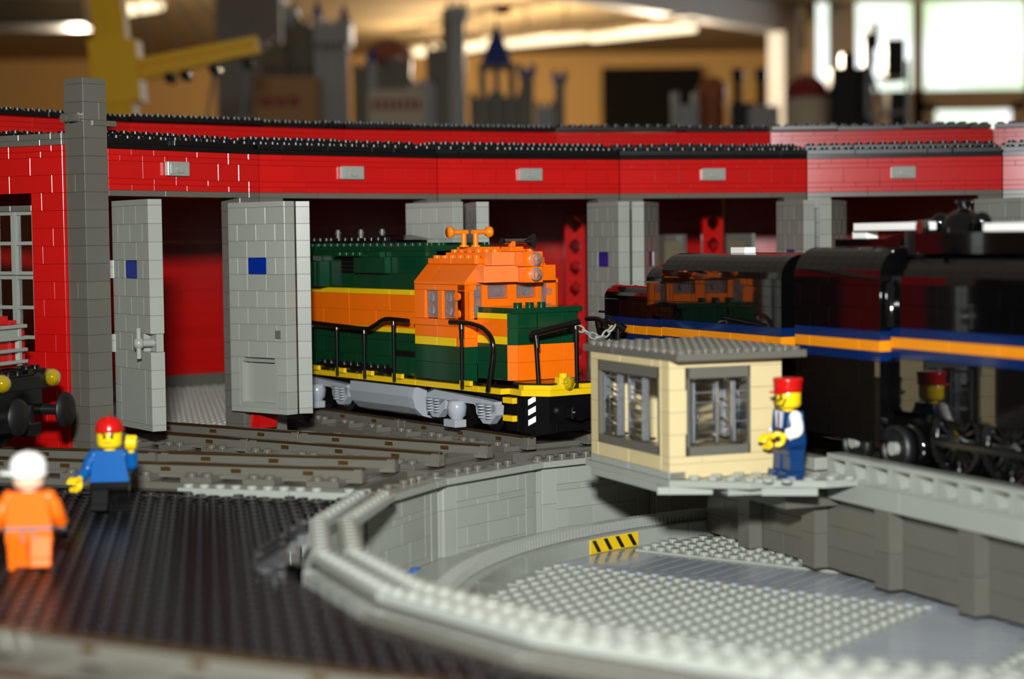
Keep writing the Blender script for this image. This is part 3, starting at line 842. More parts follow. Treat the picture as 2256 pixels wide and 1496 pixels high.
for x, y in ((-30.4, 109.4), (-26.4, 107.9)):
    o = brick(None, 'white_grey', -1, 1, -.35, .35, .0, .3, 'white_tile'); o.location = Vector((x, y, .2)) * U; o.rotation_euler = (0, 0, R(163))
    tag(o, 'small pale tile lying on the black edging of the outermost track', 'tile', 'small pale tiles')
# pale studded ground plates between the lead tracks
for (p, ang, nx, ny, lab) in (((-9.2, 128.4), 134, 14, 3, 'pale grey studded ground plate between the empty track and the diesel'),
                              ((-15.5, 116.2), 153, 10, 2, 'grey studded ground plate between the two outermost lead tracks')):
    o = plate(None, 'lgrey2' if nx == 14 else 'trackgrey', 0, nx, 0, ny, 0, .4, 'ground_plate')
    o.location = Vector((p[0], p[1], -.22)) * U; o.rotation_euler = (0, 0, R(ang)); tag(o, lab, 'plate')

# jagged black slopes and a glossy tile strip between the mat and the pit rim
for i in range(5):
    o = MB().prism([(0, 0), (1.5, 0), (1.5, .75), (1.2, .75)], 'y', 0, .9).build('slope_brick', 'black', None, (-12.0 + .25 * abs(i - 2), 78.6 + i * 2.05, .22), R(4))
    tag(o, 'black slope brick pointing at the mat from the pit rim', 'brick', 'black slope bricks at the rim')
o = empty('tile_strip', (-10.5, 83.0, .22))
for i in range(4): brick(o, 'locoblack', 0, 1.0, -3.9 + i * 2, -1.95 + i * 2, 0, .2, 'tile')
tag(o, 'glossy black tile strip between the black slopes and the pit rim', 'tile')
# ================================================================== turntable bridge (x = along the bridge, y = towards the hut side)
BA = R(112.42)
br_ = empty('turntable_bridge', (C.x, C.y, 0), BA)
tag(br_, 'long turntable bridge with dark grey pilastered girder and pale kerb of scooped blocks', 'turntable bridge')
for s in (1, -1):
    ya, yb = (3.1, 4.1) if s > 0 else (-4.1, -3.1)
    t = 22.35 - 7.25 * 6
    wallrows(br_, 'dgrey', -28.0, 29.2, ya, yb, -4.05, [1.2, 1.2, 1.2, .55], 700 + s, (4, 6, 6, 8), name='girder_brick')
    if s > 0:
        while t < 28:
            for z0, z1 in ((-4.05, -2.1), (-2.1, 0.08)): brick(br_, 'lgrey' if z0 > -2.2 and False else 'dgrey', t, t + 1.4, 4.1, 5.0, z0, z1, 'pilaster_brick')
            t += 7.25
    wallrows(br_, 'kerbgrey', -29, 13.8, 4.0 if s > 0 else -5.0, 5.0 if s > 0 else -4.0, .1, [1.15], 710 + s, (8, 10), name='beam_brick', first=(6,))
MB().box(-30, 34.5, -3.9, 3.9, .15, .9, .03).build('deck', 'dgrey', br_)
for i in range(16):
    brick(br_, 'trackgrey', -29 + i * 4, -27 + i * 4, -3.9, 3.9, .9, 1.15, 'sleeper')
for sy in (-2.5, 2.5):
    MB().box(-30, 34.5, sy - .28, sy + .28, 1.15, 1.72, .03).build('rail', 'trackgrey', br_)
    MB().box(-30, 34.5, sy - .2, sy + .2, 1.72, 1.9, .03).build('rail_cap', 'railmetal', br_)
# kerb of scooped blocks, 2 studs each
kb = MB()
kb.box(-1, 1, 4.1, 5, 1.27, 1.42).box(-1, 1, 4.1, 5, 2.3, 2.6).box(-1, -.78, 4.1, 5, 1.42, 2.3)
kb.box(-.78, 1, 4.1, 4.25, 1.42, 2.3)
kb.prism([(1.0, 1.42), (1.0, 2.3)] + [(1.0 - 1.0 * math.sin(q * .26) * .9 - .05, 2.3 - .88 * (1 - math.cos(q * .26))) for q in range(0, 7)][1:], 'y', 4.25, 4.98)
kbm = kb.mesh('kerb_block', 'kerbgrey')
for i in range(21): place('kerb_block', kbm, br_, (12.8 - 2 * i, 0, 0))
# platform on the hut side
import itertools
def tnpoly(pts): return [(t, -n) for t, n in pts]
MB().prism(tnpoly([(15.2, -14.0), (12.4, -10.6), (12.4, -5), (26, -5), (26, -14.0)]), 'z', 1.1, 1.46).build('platform_plate', 'kerbgrey', br_)
MB().prism(tnpoly([(13.2, -10.6), (10.85, -6.9), (10.85, -4.0), (14.5, -4.0), (14.5, -10.6)]), 'z', 1.13, 1.5).build('platform_plate', 'kerbgrey', br_)
pst = MB(); ea = Vector((-3.0, 3.4)).normalized(); eb = Vector((ea.y, -ea.x))
if eb.x < 0: eb = -eb
pts = []
for i in range(0, 12):
    for j in range(0, 4):
        q = Vector((15.0, -13.7)) + ea * (i + .9) + eb * (j + .45)
        if 10.9 < q.x < 15 and q.y < -4.4: pts.append((q.x, -q.y))
pst.studs(pts, 1.48, n=14).build('platform_studs', 'kerbgrey', br_)
for (t0, n0, w_, l_, rz_) in ((16.6, -12.4, 4, 3, -.45), (15.0, -9.6, 4, 3, -.2), (13.6, -7.6, 4, 3, -.5), (17.5, -6.0, 8, 3, 0), (22, -10, 8, 7, 0)):
    brick(br_, 'lgrey', -w_ / 2, w_ / 2, -l_ / 2, l_ / 2, 0, .42, 'support_plate', rz=rz_).location = Vector((t0, -n0, .89)) * U
brick(br_, 'dgrey', 14, 25, 4.1, 7.5, -.4, .68, 'bracket')
brick(br_, 'kerbgrey', 14.9, 17.4, 4.15, 5.1, 1.5, 2.2, 'step_block')
# ------------------------------------------------------------------ control hut
hu = empty('control_hut', (C.x, C.y, 1.48), BA)
tag(hu, 'small tan brick control hut with dark grey studded roof and clear windows', 'hut')
Z = lambda z: z - 1.48
hx0, hx1, hy0, hy1 = 15.2, 25.15, 7.0, 14.0
# base course in grey
brick(hu, 'lgrey2', hx0, hx0 + 5, hy1 - 1, hy1 + .02, 0, 0.4, 'base_plate'); brick(hu, 'lgrey2', hx0 + 5, hx1, hy1 - 1, hy1 + .02, 0, .4, 'base_plate')
MB().box(hx0 + .1, hx1 - .1, hy0 + .1, hy1 - .9, -.0, .2).build('floor_plate', 'lgrey', hu)
brick(br_, 'lgrey2', hx0 - .05, hx1, hy1 - 1, hy1 + .05, .66, 1.1, 'base_plate')
brick(br_, 'lgrey', hx0 - .05, hx1, 7, hy1 - 1, .66, 1.08, 'base_plate')
zs = [1.2, 1.2, 1.2, 1.2, 1.2, .4]
def wy(mat, seed, y0, y1, holes, first):
    wallrows(hu, mat, hx0 + 1, hx1 if y0 > 10 else hx1 - 1, y0, y1, .0 if y0 < 10 else .4, [1.2] * 5 + [.4] if y0 < 10 else [.8] + [1.2] * 4 + [.4], seed, (4, 6), holes, first)
wy('tan', 801, hy1 - 1, hy1, [(16.35, 24.1, 1.2, 6.0)], (4, 9, 1))
wy('tan', 802, hy0, hy0 + 1, [], (5, 3))
# end walls: rotate a local frame by -90 so rows run across
for (xx, nm, holes) in ((hx0, 'front_wall', [(1.1, 5.0, Z(2.85), Z(7.15))]), (hx1 - 1, 'rear_wall', [])):
    ew = empty(nm, (xx, hy1, 0), R(-90), hu)
    wallrows(ew, 'tan', 1.0, 7.0, 0, 1, 0, [1.2] * 5 + [.4], 810, (3, 4), holes, first=(1, 4, 2)) if nm == 'rear_wall' else \
        wallrows(ew, 'tan', 0.02, 7.0, 0, 1, 0, [.8, .4, 1.2, 1.2, 1.2, 1.2, .4], 811, (6, 7), [(1.1, 5.0, 1.2, 6.0)], first=(7, 2, 1))
# window surrounds and clear panels
def hutwin(parent, a, b, z0, z1, rotated=False, sgn=1):
    wf = MB()
    for q in ((a, b, z0, z0 + .5), (a, b, z1 - .6, z1), (a, a + .15, z0, z1), (b - .15, b, z0, z1)):
        if rotated: wf.box(q[0], q[1], -.02, .9, q[2], q[3])
        else: wf.box(q[0], q[1], hy1 - .9, hy1 + .02, q[2], q[3])
    w_ = wf.build('window_frame', 'dgrey', parent)
    return w_
w1 = hutwin(hu, 16.35, 24.1, 1.2, 6.0)
fw_ = [c for c in hu.children if c.name.startswith('front_wall')][0]
w2 = hutwin(fw_, 1.1, 5.0, 1.2, 6.0, True)
def clearpanel(parent, x, y, z0, z1, wd, rz):
    ed_ = MB().box(0, .16, 0, .42, z0, z1, .03).box(wd - .16, wd, 0, .42, z0, z1, .03)
    zz = z0 + .5
    while zz < z1 - .2: ed_.box(.2, wd - .2, .1, .3, zz, zz + .07); zz += .55
    m = MB().box(.17, wd - .17, 0, .9, z0, z0 + .14, .02).box(.17, wd - .17, 0, .9, z1 - .14, z1, .02)
    z = z0 + 1.0
    while z < z1 - .3: m.box(.2, wd - .2, .12, .5, z, z + .1); m.box(.2, wd - .2, .02, .1, z - .9, z - .05); z += 1.1
    o = m.build('clear_panel', 'clear', parent, (x, y, 0), rz)
    if parent is hu: ed_.build('panel_edge', 'clearedge', o)
    return o
for x in (23.6, 20.4): clearpanel(hu, x, hy1 - .08, Z(3.25), Z(6.75), 1.9, R(180))
for y in (13.0 - .5, 13.0 - 3.0): clearpanel(hu, hx0 + .12, y, Z(3.35), Z(6.65), 1.6, R(-90))
for x in (17.4, 22.5): clearpanel(hu, x, hy0 + 1.3, Z(3.2), Z(6.7), 1.8, 0)
for z in (4.2, 5.5): MB().cyl((hx0 + 1.4, hy1 - 1.02, z - 1.48), (hx0 + 1.4, hy1 - 1.3, z - 1.48), .22, 10).build('stud', 'tan', hu)
# roof of two plates
plate(hu, 'dgrey', 14.1, 22.1, 6.05, 14.05, Z(7.9), .4, 'roof_plate', n=14); plate(hu, 'dgrey', 22.1, 26.1, 6.05, 14.05, Z(7.9), .4, 'roof_plate', n=14)
# ================================================================== orange and green diesel (x forward, visible side y<0)
ds = empty('diesel_locomotive', (0.62, 123.8, .28), R(-54.8)); ds.scale = (.981,) * 3
tag(ds, 'orange, green and yellow brick diesel locomotive rolling out of the roundhouse', 'locomotive')
HB = -31.5                                                     # rear end
# walkway
x = HB
while x < 3.1:
    l = min(8, 3.2 - x); brick(ds, 'yellow', x, x + l, -4, 3.4, 4.12, 4.52, 'walkway_plate'); x += l
brick(ds, 'black', HB, 3.2, -3.6, 3.3, 4.52, 4.72, 'deck_plate')
MB().prism([(3.2, -3.3), (5.0, -3.6), (6.6, -2.4), (6.6, 2.4), (5.0, 3.6), (3.2, 3.3)], 'z', 4.12, 4.52).build('pilot_plate', 'yellow', ds)
MB().prism([(3.2, -3.0), (4.9, -3.2), (6.3, -2.2), (6.3, 2.2), (4.9, 3.2), (3.2, 3.0)], 'z', 4.55, 4.95).build('pilot_deck', 'black', ds)
MB().prism([(4.6, -3.5), (5.2, -3.55), (6.7, -2.4), (6.7, -1.2), (6.1, -1.2), (6.1, -2.2)], 'z', 4.53, 4.85).build('clip_plate', 'yellow', ds)
brick(ds, 'yellow', 6.1, 6.7, .2, 2.3, 4.53, 4.85, 'clip_plate')
# pilot face with striped stickers, steps, coupler
MB().prism([(3.3, -2.9), (4.7, -3.1), (6.2, -2.2), (6.2, 2.2), (4.7, 3.1), (3.3, 2.9)], 'z', 1.62, 4.1).build('pilot', 'black', ds)
dv = Vector((1.5, .9)).normalized()
for i in range(3):
    m = MB(); z = 2.1 + i * .68
    a = Vector((4.75, -3.14)) + dv * .25; b = a + dv * .55
    nrm = Vector((dv.y, -dv.x)) * .03
    m.add([(a.x + nrm.x, a.y + nrm.y, z), (b.x + nrm.x, b.y + nrm.y, z + .3), (b.x + nrm.x, b.y + nrm.y, z + .68), (a.x + nrm.x, a.y + nrm.y, z + .38)], [(0, 1, 2, 3)])
    m.build('sticker_stripe', 'white', ds)
for z in (2.35, 3.55): brick(ds, 'yellow', 3.0, 4.2, -3.75, -2.8, z, z + .4, 'step')
brick(ds, 'black', 2.9, 4.3, -3.4, -2.6, 1.7, 4.1, 'step_box')
m = MB().box(6.2, 7.0, -.9, .9, 2.5, 3.4, .1).cyl((7.0, -.4, 2.9), (7.3, -.4, 2.9), .5, 12); m.build('coupler', 'black', ds)
brick(ds, 'black', 6.15, 6.6, -1.9, 1.9, 1.7, 2.3, 'plow')
# lower headlight
MB().box(6.0, 6.6, -1.6, -.6, 4.55, 5.35, .04).cyl((6.3, -1.1, 5.35), (6.3, -1.1, 5.6), .3, 12).build('lamp_block', 'yellow', ds)
MB().lathe([(0, .42), (.18, .36), (.3, .3), (.48, .22), (.5, .1), (.5, 0), (0, 0)], (6.62, -.95, 4.95), 'x', 18).build('lens', 'tryellow', ds)
# long hood
def band(name, mat, z0, z1, x0, x1, y, lens, seed, cap=True):
    wallrows(ds, mat, x0, x1, -y, -y + 1, z0, [z1 - z0], seed, lens, name=name, first=(3,))
for nm, mat, z0, z1 in (('hood_brick', 'green', 4.72, 5.92), ('hood_brick', 'green', 5.92, 7.12), ('hood_brick', 'green', 7.12, 7.72), ('stripe_plate', 'yellow', 7.72, 8.1),
                        ('hood_brick', 'orange', 8.1, 9.3), ('hood_brick', 'orange', 9.3, 10.52), ('stripe_plate', 'yellow', 10.52, 10.92), ('hood_brick', 'green', 10.92, 12.12), ('hood_brick', 'green', 12.12, 13.32), ('hood_brick', 'green', 13.32, 13.72)):
    band(nm, mat, z0, z1, HB, -7.5, 3.0, (3, 4, 6), int(z0 * 10))
    brick(ds, mat, HB, -7.5, 2.0, 3.0, z0, z1, nm)
for i in range(3): plate(ds, 'green', -31.5 + 8 * i, -23.5 + 8 * i, -3, 3, 13.72, .4, 'hood_top_plate')
for x0, x1 in ((-30, -24), (-23, -15)): plate(ds, 'black', x0, x1, -2, 2, 14.14, .4, 'fan_plate')
MB().prism([(-16.5, 14.56), (-16.5, 14.95), (-13.2, 14.56)], 'y', -1.4, 1.4).build('fan_slope', 'black', ds)
for x in (-24.2, -20.6, -17.4): MB().cyl((x, -.6, 14.6), (x, -.6, 15.4), .18, 10).cyl((x, -.6, 15.1), (x, -.6, 15.2), .26, 10).build('exhaust', 'dgrey', ds)
# blower, grilles
MB().box(-30, -21.3, -4.0, -3.02, 11.0, 13.0, .05).build('blower', 'sandgreen', ds)
for i in range(30):
    if i % 2 == 0: MB().box(-29.9 + i * .28, -29.76 + i * .28, -4.06, -3.98, 11.05, 12.95).build('fin', 'sandgreen', ds)
brick(ds, 'black', -30, -22.5, -3.9, -3.02, 13.02, 13.4, 'blower_cap')
brick(ds, 'green', -16.8, -12.2, -3.55, -3.02, 12.1, 13.3, 'duct_box'); MB().box(-15.6, -13, -3.5, -3.02, 13.3, 13.7, .03).build('duct_tile', 'sandgreen', ds)
for i in range(4): MB().box(-19, -16.9, -3.35, -3.02, 12.15 + i * .3, 12.32 + i * .3).build('louvre', 'black', ds)
plate(ds, 'green', -19.4, -15.4, -4.0, -3.0, 13.35, .1, 'ledge')
plate(ds, 'black', -22, -12, -4.0, -3.0, 4.72, .4, 'floor_plate'); brick(ds, 'black', -11, -7.5, -3.8, -3.02, 6.1, 6.5, 'battery_lid'); brick(ds, 'green', -11, -7.5, -3.7, -3.02, 4.75, 6.1, 'battery_box')
# cab
cx0, cx1 = -7.5, -1.0
for (mat, z0, z1, nm) in (('green', 4.72, 5.92, 'cab_brick'), ('green', 5.92, 7.12, 'cab_brick'), ('yellow', 7.12, 7.72, 'stripe_plate'), ('orange', 7.72, 8.52, 'cab_brick'), ('orange', 8.52, 9.0, 'sill_plate')):
    for (a, b) in (((cx0, -4.5), (-4.5, cx1 + .0)) if mat != 'yellow' else ((cx0, -4.6), (-4.6, -2.2))):
        brick(ds, mat, a, b, -4.0 - (.12 if nm == 'sill_plate' else 0), -3, z0, z1, nm)
    brick(ds, mat, cx0, cx1, 3, 4, z0, z1, nm)
    if z0 > 4.8: brick(ds, mat if mat != 'yellow' else 'orange', cx1 - 1, cx1, -3, 3, z0, z1, nm)
brick(ds, 'orange', -2.2, -1.0, -4.0, -3, 7.12, 7.72, 'cab_brick')
for (a, b) in ((cx0, -6.1), (-4.45, -3.85), (-2.25, cx1)): brick(ds, 'orange', a, b, -4, -3.2, 9.0, 11.0, 'window_post')
for (a, b) in ((-6.05, -4.5), (-3.8, -2.3)):
    MB().box(a, b, -3.85, -3.6, 9.05, 11.0, .05).build('window_pane', 'clearpink', ds)
    m = MB().cyl(((a + b) / 2, -3.86, 9.6), ((a + b) / 2, -4.0, 9.6), .3, 12).cyl(((a + b) / 2, -3.86, 10.5), ((a + b) / 2, -4.0, 10.5), .3, 12); m.build('window_stud', 'clearpink', ds)
for z in (9.4, 10.6): MB().cyl((-1.75, -4.0, z), (-1.75, -4.2, z), .3, 14).build('side_stud', 'orange', ds)
brick(ds, 'orange', cx0, -4.8, -4, -3, 11.0, 11.4, 'cab_plate'); brick(ds, 'orange', -4.8, cx1, -4, -3, 11.0, 11.4, 'cab_plate')
brick(ds, 'orange', cx0, cx1, 3, 4, 9.0, 11.4, 'cab_side')
# cab front wall
for (a, b) in ((-4.0, -3.55), (-2.5, -2.05), (-.35, .4), (2.05, 2.55), (3.75, 4.0)): brick(ds, 'orange', -1.9, -1.0, a, b, 9.0, 11.4, 'window_post')
for (a, b, z0) in ((-2.05, -.35, 10.4), (.4, 2.05, 10.4)):
    brick(ds, 'orange', -1.9, -1.0, a, b, 9.0, z0, 'cab_brick'); MB().box(-1.5, -1.15, a + .03, b - .03, z0 + .02, 11.38, .05).cyl((-1.15, (a + b) / 2, 10.9), (-1.0, (a + b) / 2, 10.9), .28, 12).build('window_pane', 'clearpink', ds)
for (a, b) in ((-3.55, -2.5), (2.55, 3.75)):
    MB().box(-1.5, -1.1, a + .03, b - .03, 9.1, 11.38, .05).cyl((-1.1, (a + b) / 2, 9.7), (-.98, (a + b) / 2, 9.7), .3, 12).cyl((-1.1, (a + b) / 2, 10.8), (-.98, (a + b) / 2, 10.8), .3, 12).build('window_pane', 'clearpink', ds)
brick(ds, 'orange', -2.2, -1.0, -4, 4, 11.4, 11.5, 'cab_plate')
brick(ds, 'orange', -6.6, -1.62, -3.45, 3.0, 9.05, 11.3, 'cab_interior')
# cab roof: slopes both sides, stepped studded plates
for (a, b) in ((cx0, -5.6), (-5.6, -.98)):
    for s in (-1, 1):
        MB().prism([(s * 4, 11.42), (s * 4, 11.6), (s * 2.85, 12.8), (s * 2.0, 12.8), (s * 2.0, 11.42)], 'x', a + .015, b - .015).build('roof_slope', 'orange', ds)
brick(ds, 'orange', cx0 + .1, cx1 - .02, -2.0, 2.0, 11.5, 12.8, 'roof_core')
for (a, b) in ((-7.2, -4.2), (-4.2, -1.2)): plate(ds, 'orange', a, b, -3, 3, 12.82, .4, 'roof_plate', n=12)
plate(ds, 'orange', -6.4, -.4, -2, 2, 13.22, .4, 'roof_plate', n=12)
brick(ds, 'orange', -5.4, -2.8, -1.7, 1.5, 13.64, 14.0, 'roof_tile')
# visor block with number boards and lamps
brick(ds, 'pearlorange', -1.0, .1, -3.1, -.2, 11.55, 12.7, 'number_board'); brick(ds, 'pearlorange', -.9, .1, -2.4, -.5, 12.72, 13.65, 'number_board')
brick(ds, 'orange', -1.0, .9, -.2, 1.3, 11.5, 12.6, 'lamp_housing'); brick(ds, 'orange', -.9, .9, -.5, 1.3, 12.62, 13.65, 'lamp_housing')
brick(ds, 'orange', -1.0, .1, 1.3, 3.0, 11.6, 12.7, 'number_board')
for z in (12.05, 13.1):
    MB().lathe([(0, .34), (.12, .34), (.2, .2), (.32, .3), (.46, .22), (.5, .1), (.5, 0)], (.92, .6, z), 'x', 18).build('headlight', 'clearpink', ds)
    MB().cyl((.905, .6, z), (.93, .6, z), .42, 16).build('reflector', 'brightorange', ds)
# horns
for (y, d) in ((-2.0, -1), (-1.0, 1)):
    m = MB().cyl((-4.0, y, 14.0), (-4.0, y, 14.95), .2, 10).cyl((-4.0, y, 14.0), (-4.0, y, 14.12), .34, 10)
    m.cyl((-4.0, y + .3 * d * -1, 15.05), (-4.0, y + .9 * d, 15.05), .17, 10)
    m.lathe([(.17, 0), (.34, .12), (.4, .3), (.4, .45), (.3, .45), (.22, .2), (0, .15)] if d > 0 else [(.17, 0), (.34, -.12), (.4, -.3), (.4, -.45), (.0, -.45)], (-4.0, y + .85 * d, 15.05), 'y', 16)
    m.build('horn', 'brightorange', ds)
MB().box(-.9, .3, -1.0, .1, 13.66, 14.0, .04).box(-.4, .0, -.75, -.35, 14.0, 14.4, .04).build('air_horn_base', 'orange', ds)
MB().cyl((-.2, -1.3, 14.35), (-.2, .7, 14.35), .2, 12).build('air_horn_tube', 'chrome', ds)
MB().cyl((-.2, -1.45, 14.35), (-.2, -1.25, 14.35), .24, 12).cyl((.0, .7, 14.35), (.35, .95, 14.35), .3, 18, .55).build('air_horn_bell', 'black', ds)
# short nose
for (mat, z0, z1) in (('green', 4.95, 6.2), ('green', 6.2, 7.4), ('yellow', 7.4, 7.95), ('orange', 7.95, 9.1), ('yellow', 9.1, 9.5)):
    for s in (-1, 1): brick(ds, mat, -1.0, 2.6, s * 3 if s < 0 else 2.0, -2.0 if s < 0 else 3.0, z0, z1, 'stripe_plate' if mat == 'yellow' else 'nose_brick')
for (mat, z0, z1) in (('orange', 4.97, 6.2), ('orange', 6.2, 7.38), ('green', 7.38, 8.5), ('green', 8.5, 9.5)):
    for s in (-1, 1):
        MB().prism([(2.6, s * 3), (3.1, s * 2.5), (3.1, s * 2.0), (2.6, s * 2.0)], 'z', z0 + .01, z1 - .01).build('corner_brick', mat, ds)
    for (a, b) in ((-2.5, -.9), (-.8 if mat == 'green' else -.9, 1.2), (1.2, 2.5)): brick(ds, mat, 2.2, 3.25 if mat == 'orange' else 3.15, a, b, z0, z1, 'nose_brick')
brick(ds, 'green', -1, 2.2, -2, 2, 8.9, 9.5, 'nose_core')
wallrows(ds, 'green', -1.0, 3.3, -2.9, 2.9, 9.5, [.38], 3, (2, 2), name='nose_tile', first=(1,))
MB().studs([(1.6, y) for y in (-1.4, -.4, .6)], 9.88, h=.3, n=14).build('nose_studs', 'green', ds)
# handrails
def rail(pts, posts, name='handrail'):
    h = MB().tube(pts, .17, 10); o = h.build(name, 'black', ds)
    for (x, y, z0, z1) in posts:
        MB().cyl((x, y, z0), (x, y, z1), .13, 10).cyl((x, y, z1 - .75), (x, y, z1), .17, 10).cyl((x, y, z1 - .1), (x, y, z1 + .25), .2, 10, .17).build('stanchion', 'black', o)
        MB().box(x + .2, x + .9, y + .05, -3.98, 4.5, 4.86, .04).box(x - .35, x - .15, y + .0, -3.98, 4.5, 4.86, .03).build('clip', 'yellow', o)
def smooth(pts, k=6):
    out = []; P = [Vector(p) for p in pts]
    for i in range(len(P) - 1):
        p0, p1, p2, p3 = P[max(i - 1, 0)], P[i], P[i + 1], P[min(i + 2, len(P) - 1)]
        for j in range(k):
            t = j / k
            out.append(.5 * ((2 * p1) + (p2 - p0) * t + (2 * p0 - 5 * p1 + 4 * p2 - p3) * t * t + (3 * p1 - p0 - 3 * p2 + p3) * t ** 3))
    return out + [P[-1]]
yr = -4.3
rail(smooth([(-30, yr, 8.2), (-22.7, yr, 8.2), (-18.6, yr, 8.1), (-13.9, yr, 8.0), (-12.8, yr, 8.2), (-11.2, yr, 8.75), (-9.8, yr, 8.8), (-7.9, yr, 8.75)]),
     [(-26.2, yr, 4.3, 7.95), (-22.2, yr, 4.3, 7.95), (-18.2, yr, 4.3, 7.9), (-14.1, yr, 4.3, 7.75), (-9.9, yr, 4.3, 8.5)])
rail(smooth([(-2.4, yr, 8.85), (-1.0, yr, 8.85), (.4, yr, 8.78), (1.7, yr, 8.5), (2.6, yr, 7.9), (2.8, yr, 7.1), (2.5, yr, 5.7), (2.1, yr, 4.3)]), [(-1.0, yr, 4.3, 8.5)])
h = MB().cyl((5.2, -3.0, 8.2), (6.1, .45, 8.95), .23, 12).build('grab_rail', 'black', ds)
MB().cyl((5.5, -2.5, 4.4), (5.3, -2.6, 8.2), .15, 10).cyl((5.4, -2.55, 7.3), (5.3, -2.6, 8.2), .2, 10).build('stanchion', 'black', h)
MB().cyl((6.0, .3, 4.4), (6.0, .25, 8.7), .15, 10).cyl((6.0, .25, 7.6), (6.0, .25, 8.7), .2, 10).build('stanchion', 'black', h)
h = MB().tube(smooth([(2.0, 4.2, 8.9), (3.4, 4.2, 8.9), (4.4, 4.1, 8.4), (4.8, 4.0, 7.2), (4.6, 4.0, 4.4)]), .17, 10).build('handrail', 'black', ds)
h = MB().cyl((5.6, 3.2, 9.0), (6.2, 4.3, 8.3), .25, 12).build('grab_rail', 'black', ds)
MB().cyl((5.9, 3.9, 4.4), (5.9, 3.9, 8.4), .2, 10).build('stanchion', 'black', h)
# chain
ch = empty('chain', (0, 0, 0), 0, ds)
cp_ = [(6.1, .2, 8.6), (6.1, .8, 8.35), (6.1, 1.35, 8.05), (6.05, 1.95, 7.85), (6.0, 2.55, 7.9), (6.0, 3.05, 8.2), (6.0, 3.5, 8.6)]
for i in range(len(cp_) - 1):
    a, b = Vector(cp_[i]), Vector(cp_[i + 1]); d = (b - a); L = d.length * 1.25; d.normalize()
    u_ = Vector((1, 0, 0)) if i % 2 else d.cross(Vector((1, 0, 0))).normalized()
    mid = (a + b) / 2; pts = []
    for q in range(14):
        t = 2 * math.pi * q / 14; pts.append(mid + d * (math.cos(t) * L / 2) + u_ * (math.sin(t) * .2))
    MB().tube(pts, .075, 6, True).build('link', 'white_grey', ch)
# fuel tank and trucks
m = MB(); prof = [(-3.6, 3.9), (-3.75, 3.2), (-3.5, 2.4), (-2.9, 1.85), (-2.0, 1.6), (2.0, 1.6), (2.9, 1.85), (3.5, 2.4), (3.75, 3.2), (3.6, 3.9)]
m.prism(prof, 'x', -17.4, -8.9).build('fuel_tank', 'bley', ds)
MB().prism([(y * 1.02, z if z > 3.5 else z - .05) for y, z in prof], 'x', -8.88, -8.2).build('tank_end', 'bley', ds)
def truck(xc):
    tr = empty('truck', (xc, 0, 0), 0, ds)
    for s in (-1, 1):
        f = MB(); y0, y1 = (-3.5, -2.9) if s < 0 else (2.45, 2.8)
        f.prism([(-4.2, 3.6), (-3.2, 3.9), (3.2, 3.6), (4.3, 3.5), (4.4, 2.9), (4.0, 2.7), (2.6, 2.75), (1.8, 3.2), (-1.8, 3.25), (-2.6, 2.8), (-4.3, 2.8)], 'y', y0, y1)
        for xo in (-3.1, 3.3):
            f.prism([(xo - 1.3, 3.3), (xo + 1.3, 3.3), (xo + 1.2, 2.6), (xo + .4, 1.95), (xo - .4, 1.95), (xo - 1.2, 2.6)], 'y', y0, y1)
        f.build('side_frame', 'bley', tr)
        for xo in (-3.6, -2.7, 2.9, 3.8):
            sp = MB()
            for i in range(5): sp.cyl((xo, y0 - .12 if s < 0 else y1 + .12, 2.35 + i * .2), (xo, y0 - .12 if s < 0 else y1 + .12, 2.45 + i * .2), .24, 10)
            sp.build('spring', 'bley', tr)
        MB().lathe([(0, .75), (.5, .75), (.62, .6), (.7, .3), (.62, -.3), (.45, -.45), (.45, -.6), (0, -.6)], (0, (y0 - .2) if s < 0 else (y1 + .05), 2.6), 'z', 16).build('axle_box', 'bley', tr)
        MB().box(-.75, .75, y0 - .85 if s < 0 else y1 - .1, y0 + .1 if s < 0 else y1 + .1, 1.52, 2.05, .04).build('sand_step', 'bley', tr)
    for xo in (-3.1, 0.1, 3.3):
        w_ = MB()
        for s in (-1, 1): w_.cyl((xo, s * 2.2, 2.45), (xo, s * 2.75, 2.45), 1.05, 20)
        w_.cyl((xo, -2.2, 2.45), (xo, 2.2, 2.45), .25, 8); w_.build('wheelset', 'black', tr)
truck(-2.6); truck(-22.5)
brick(ds, 'black', -31, 3, -2.6, 2.6, 3.3, 4.12, 'underframe')
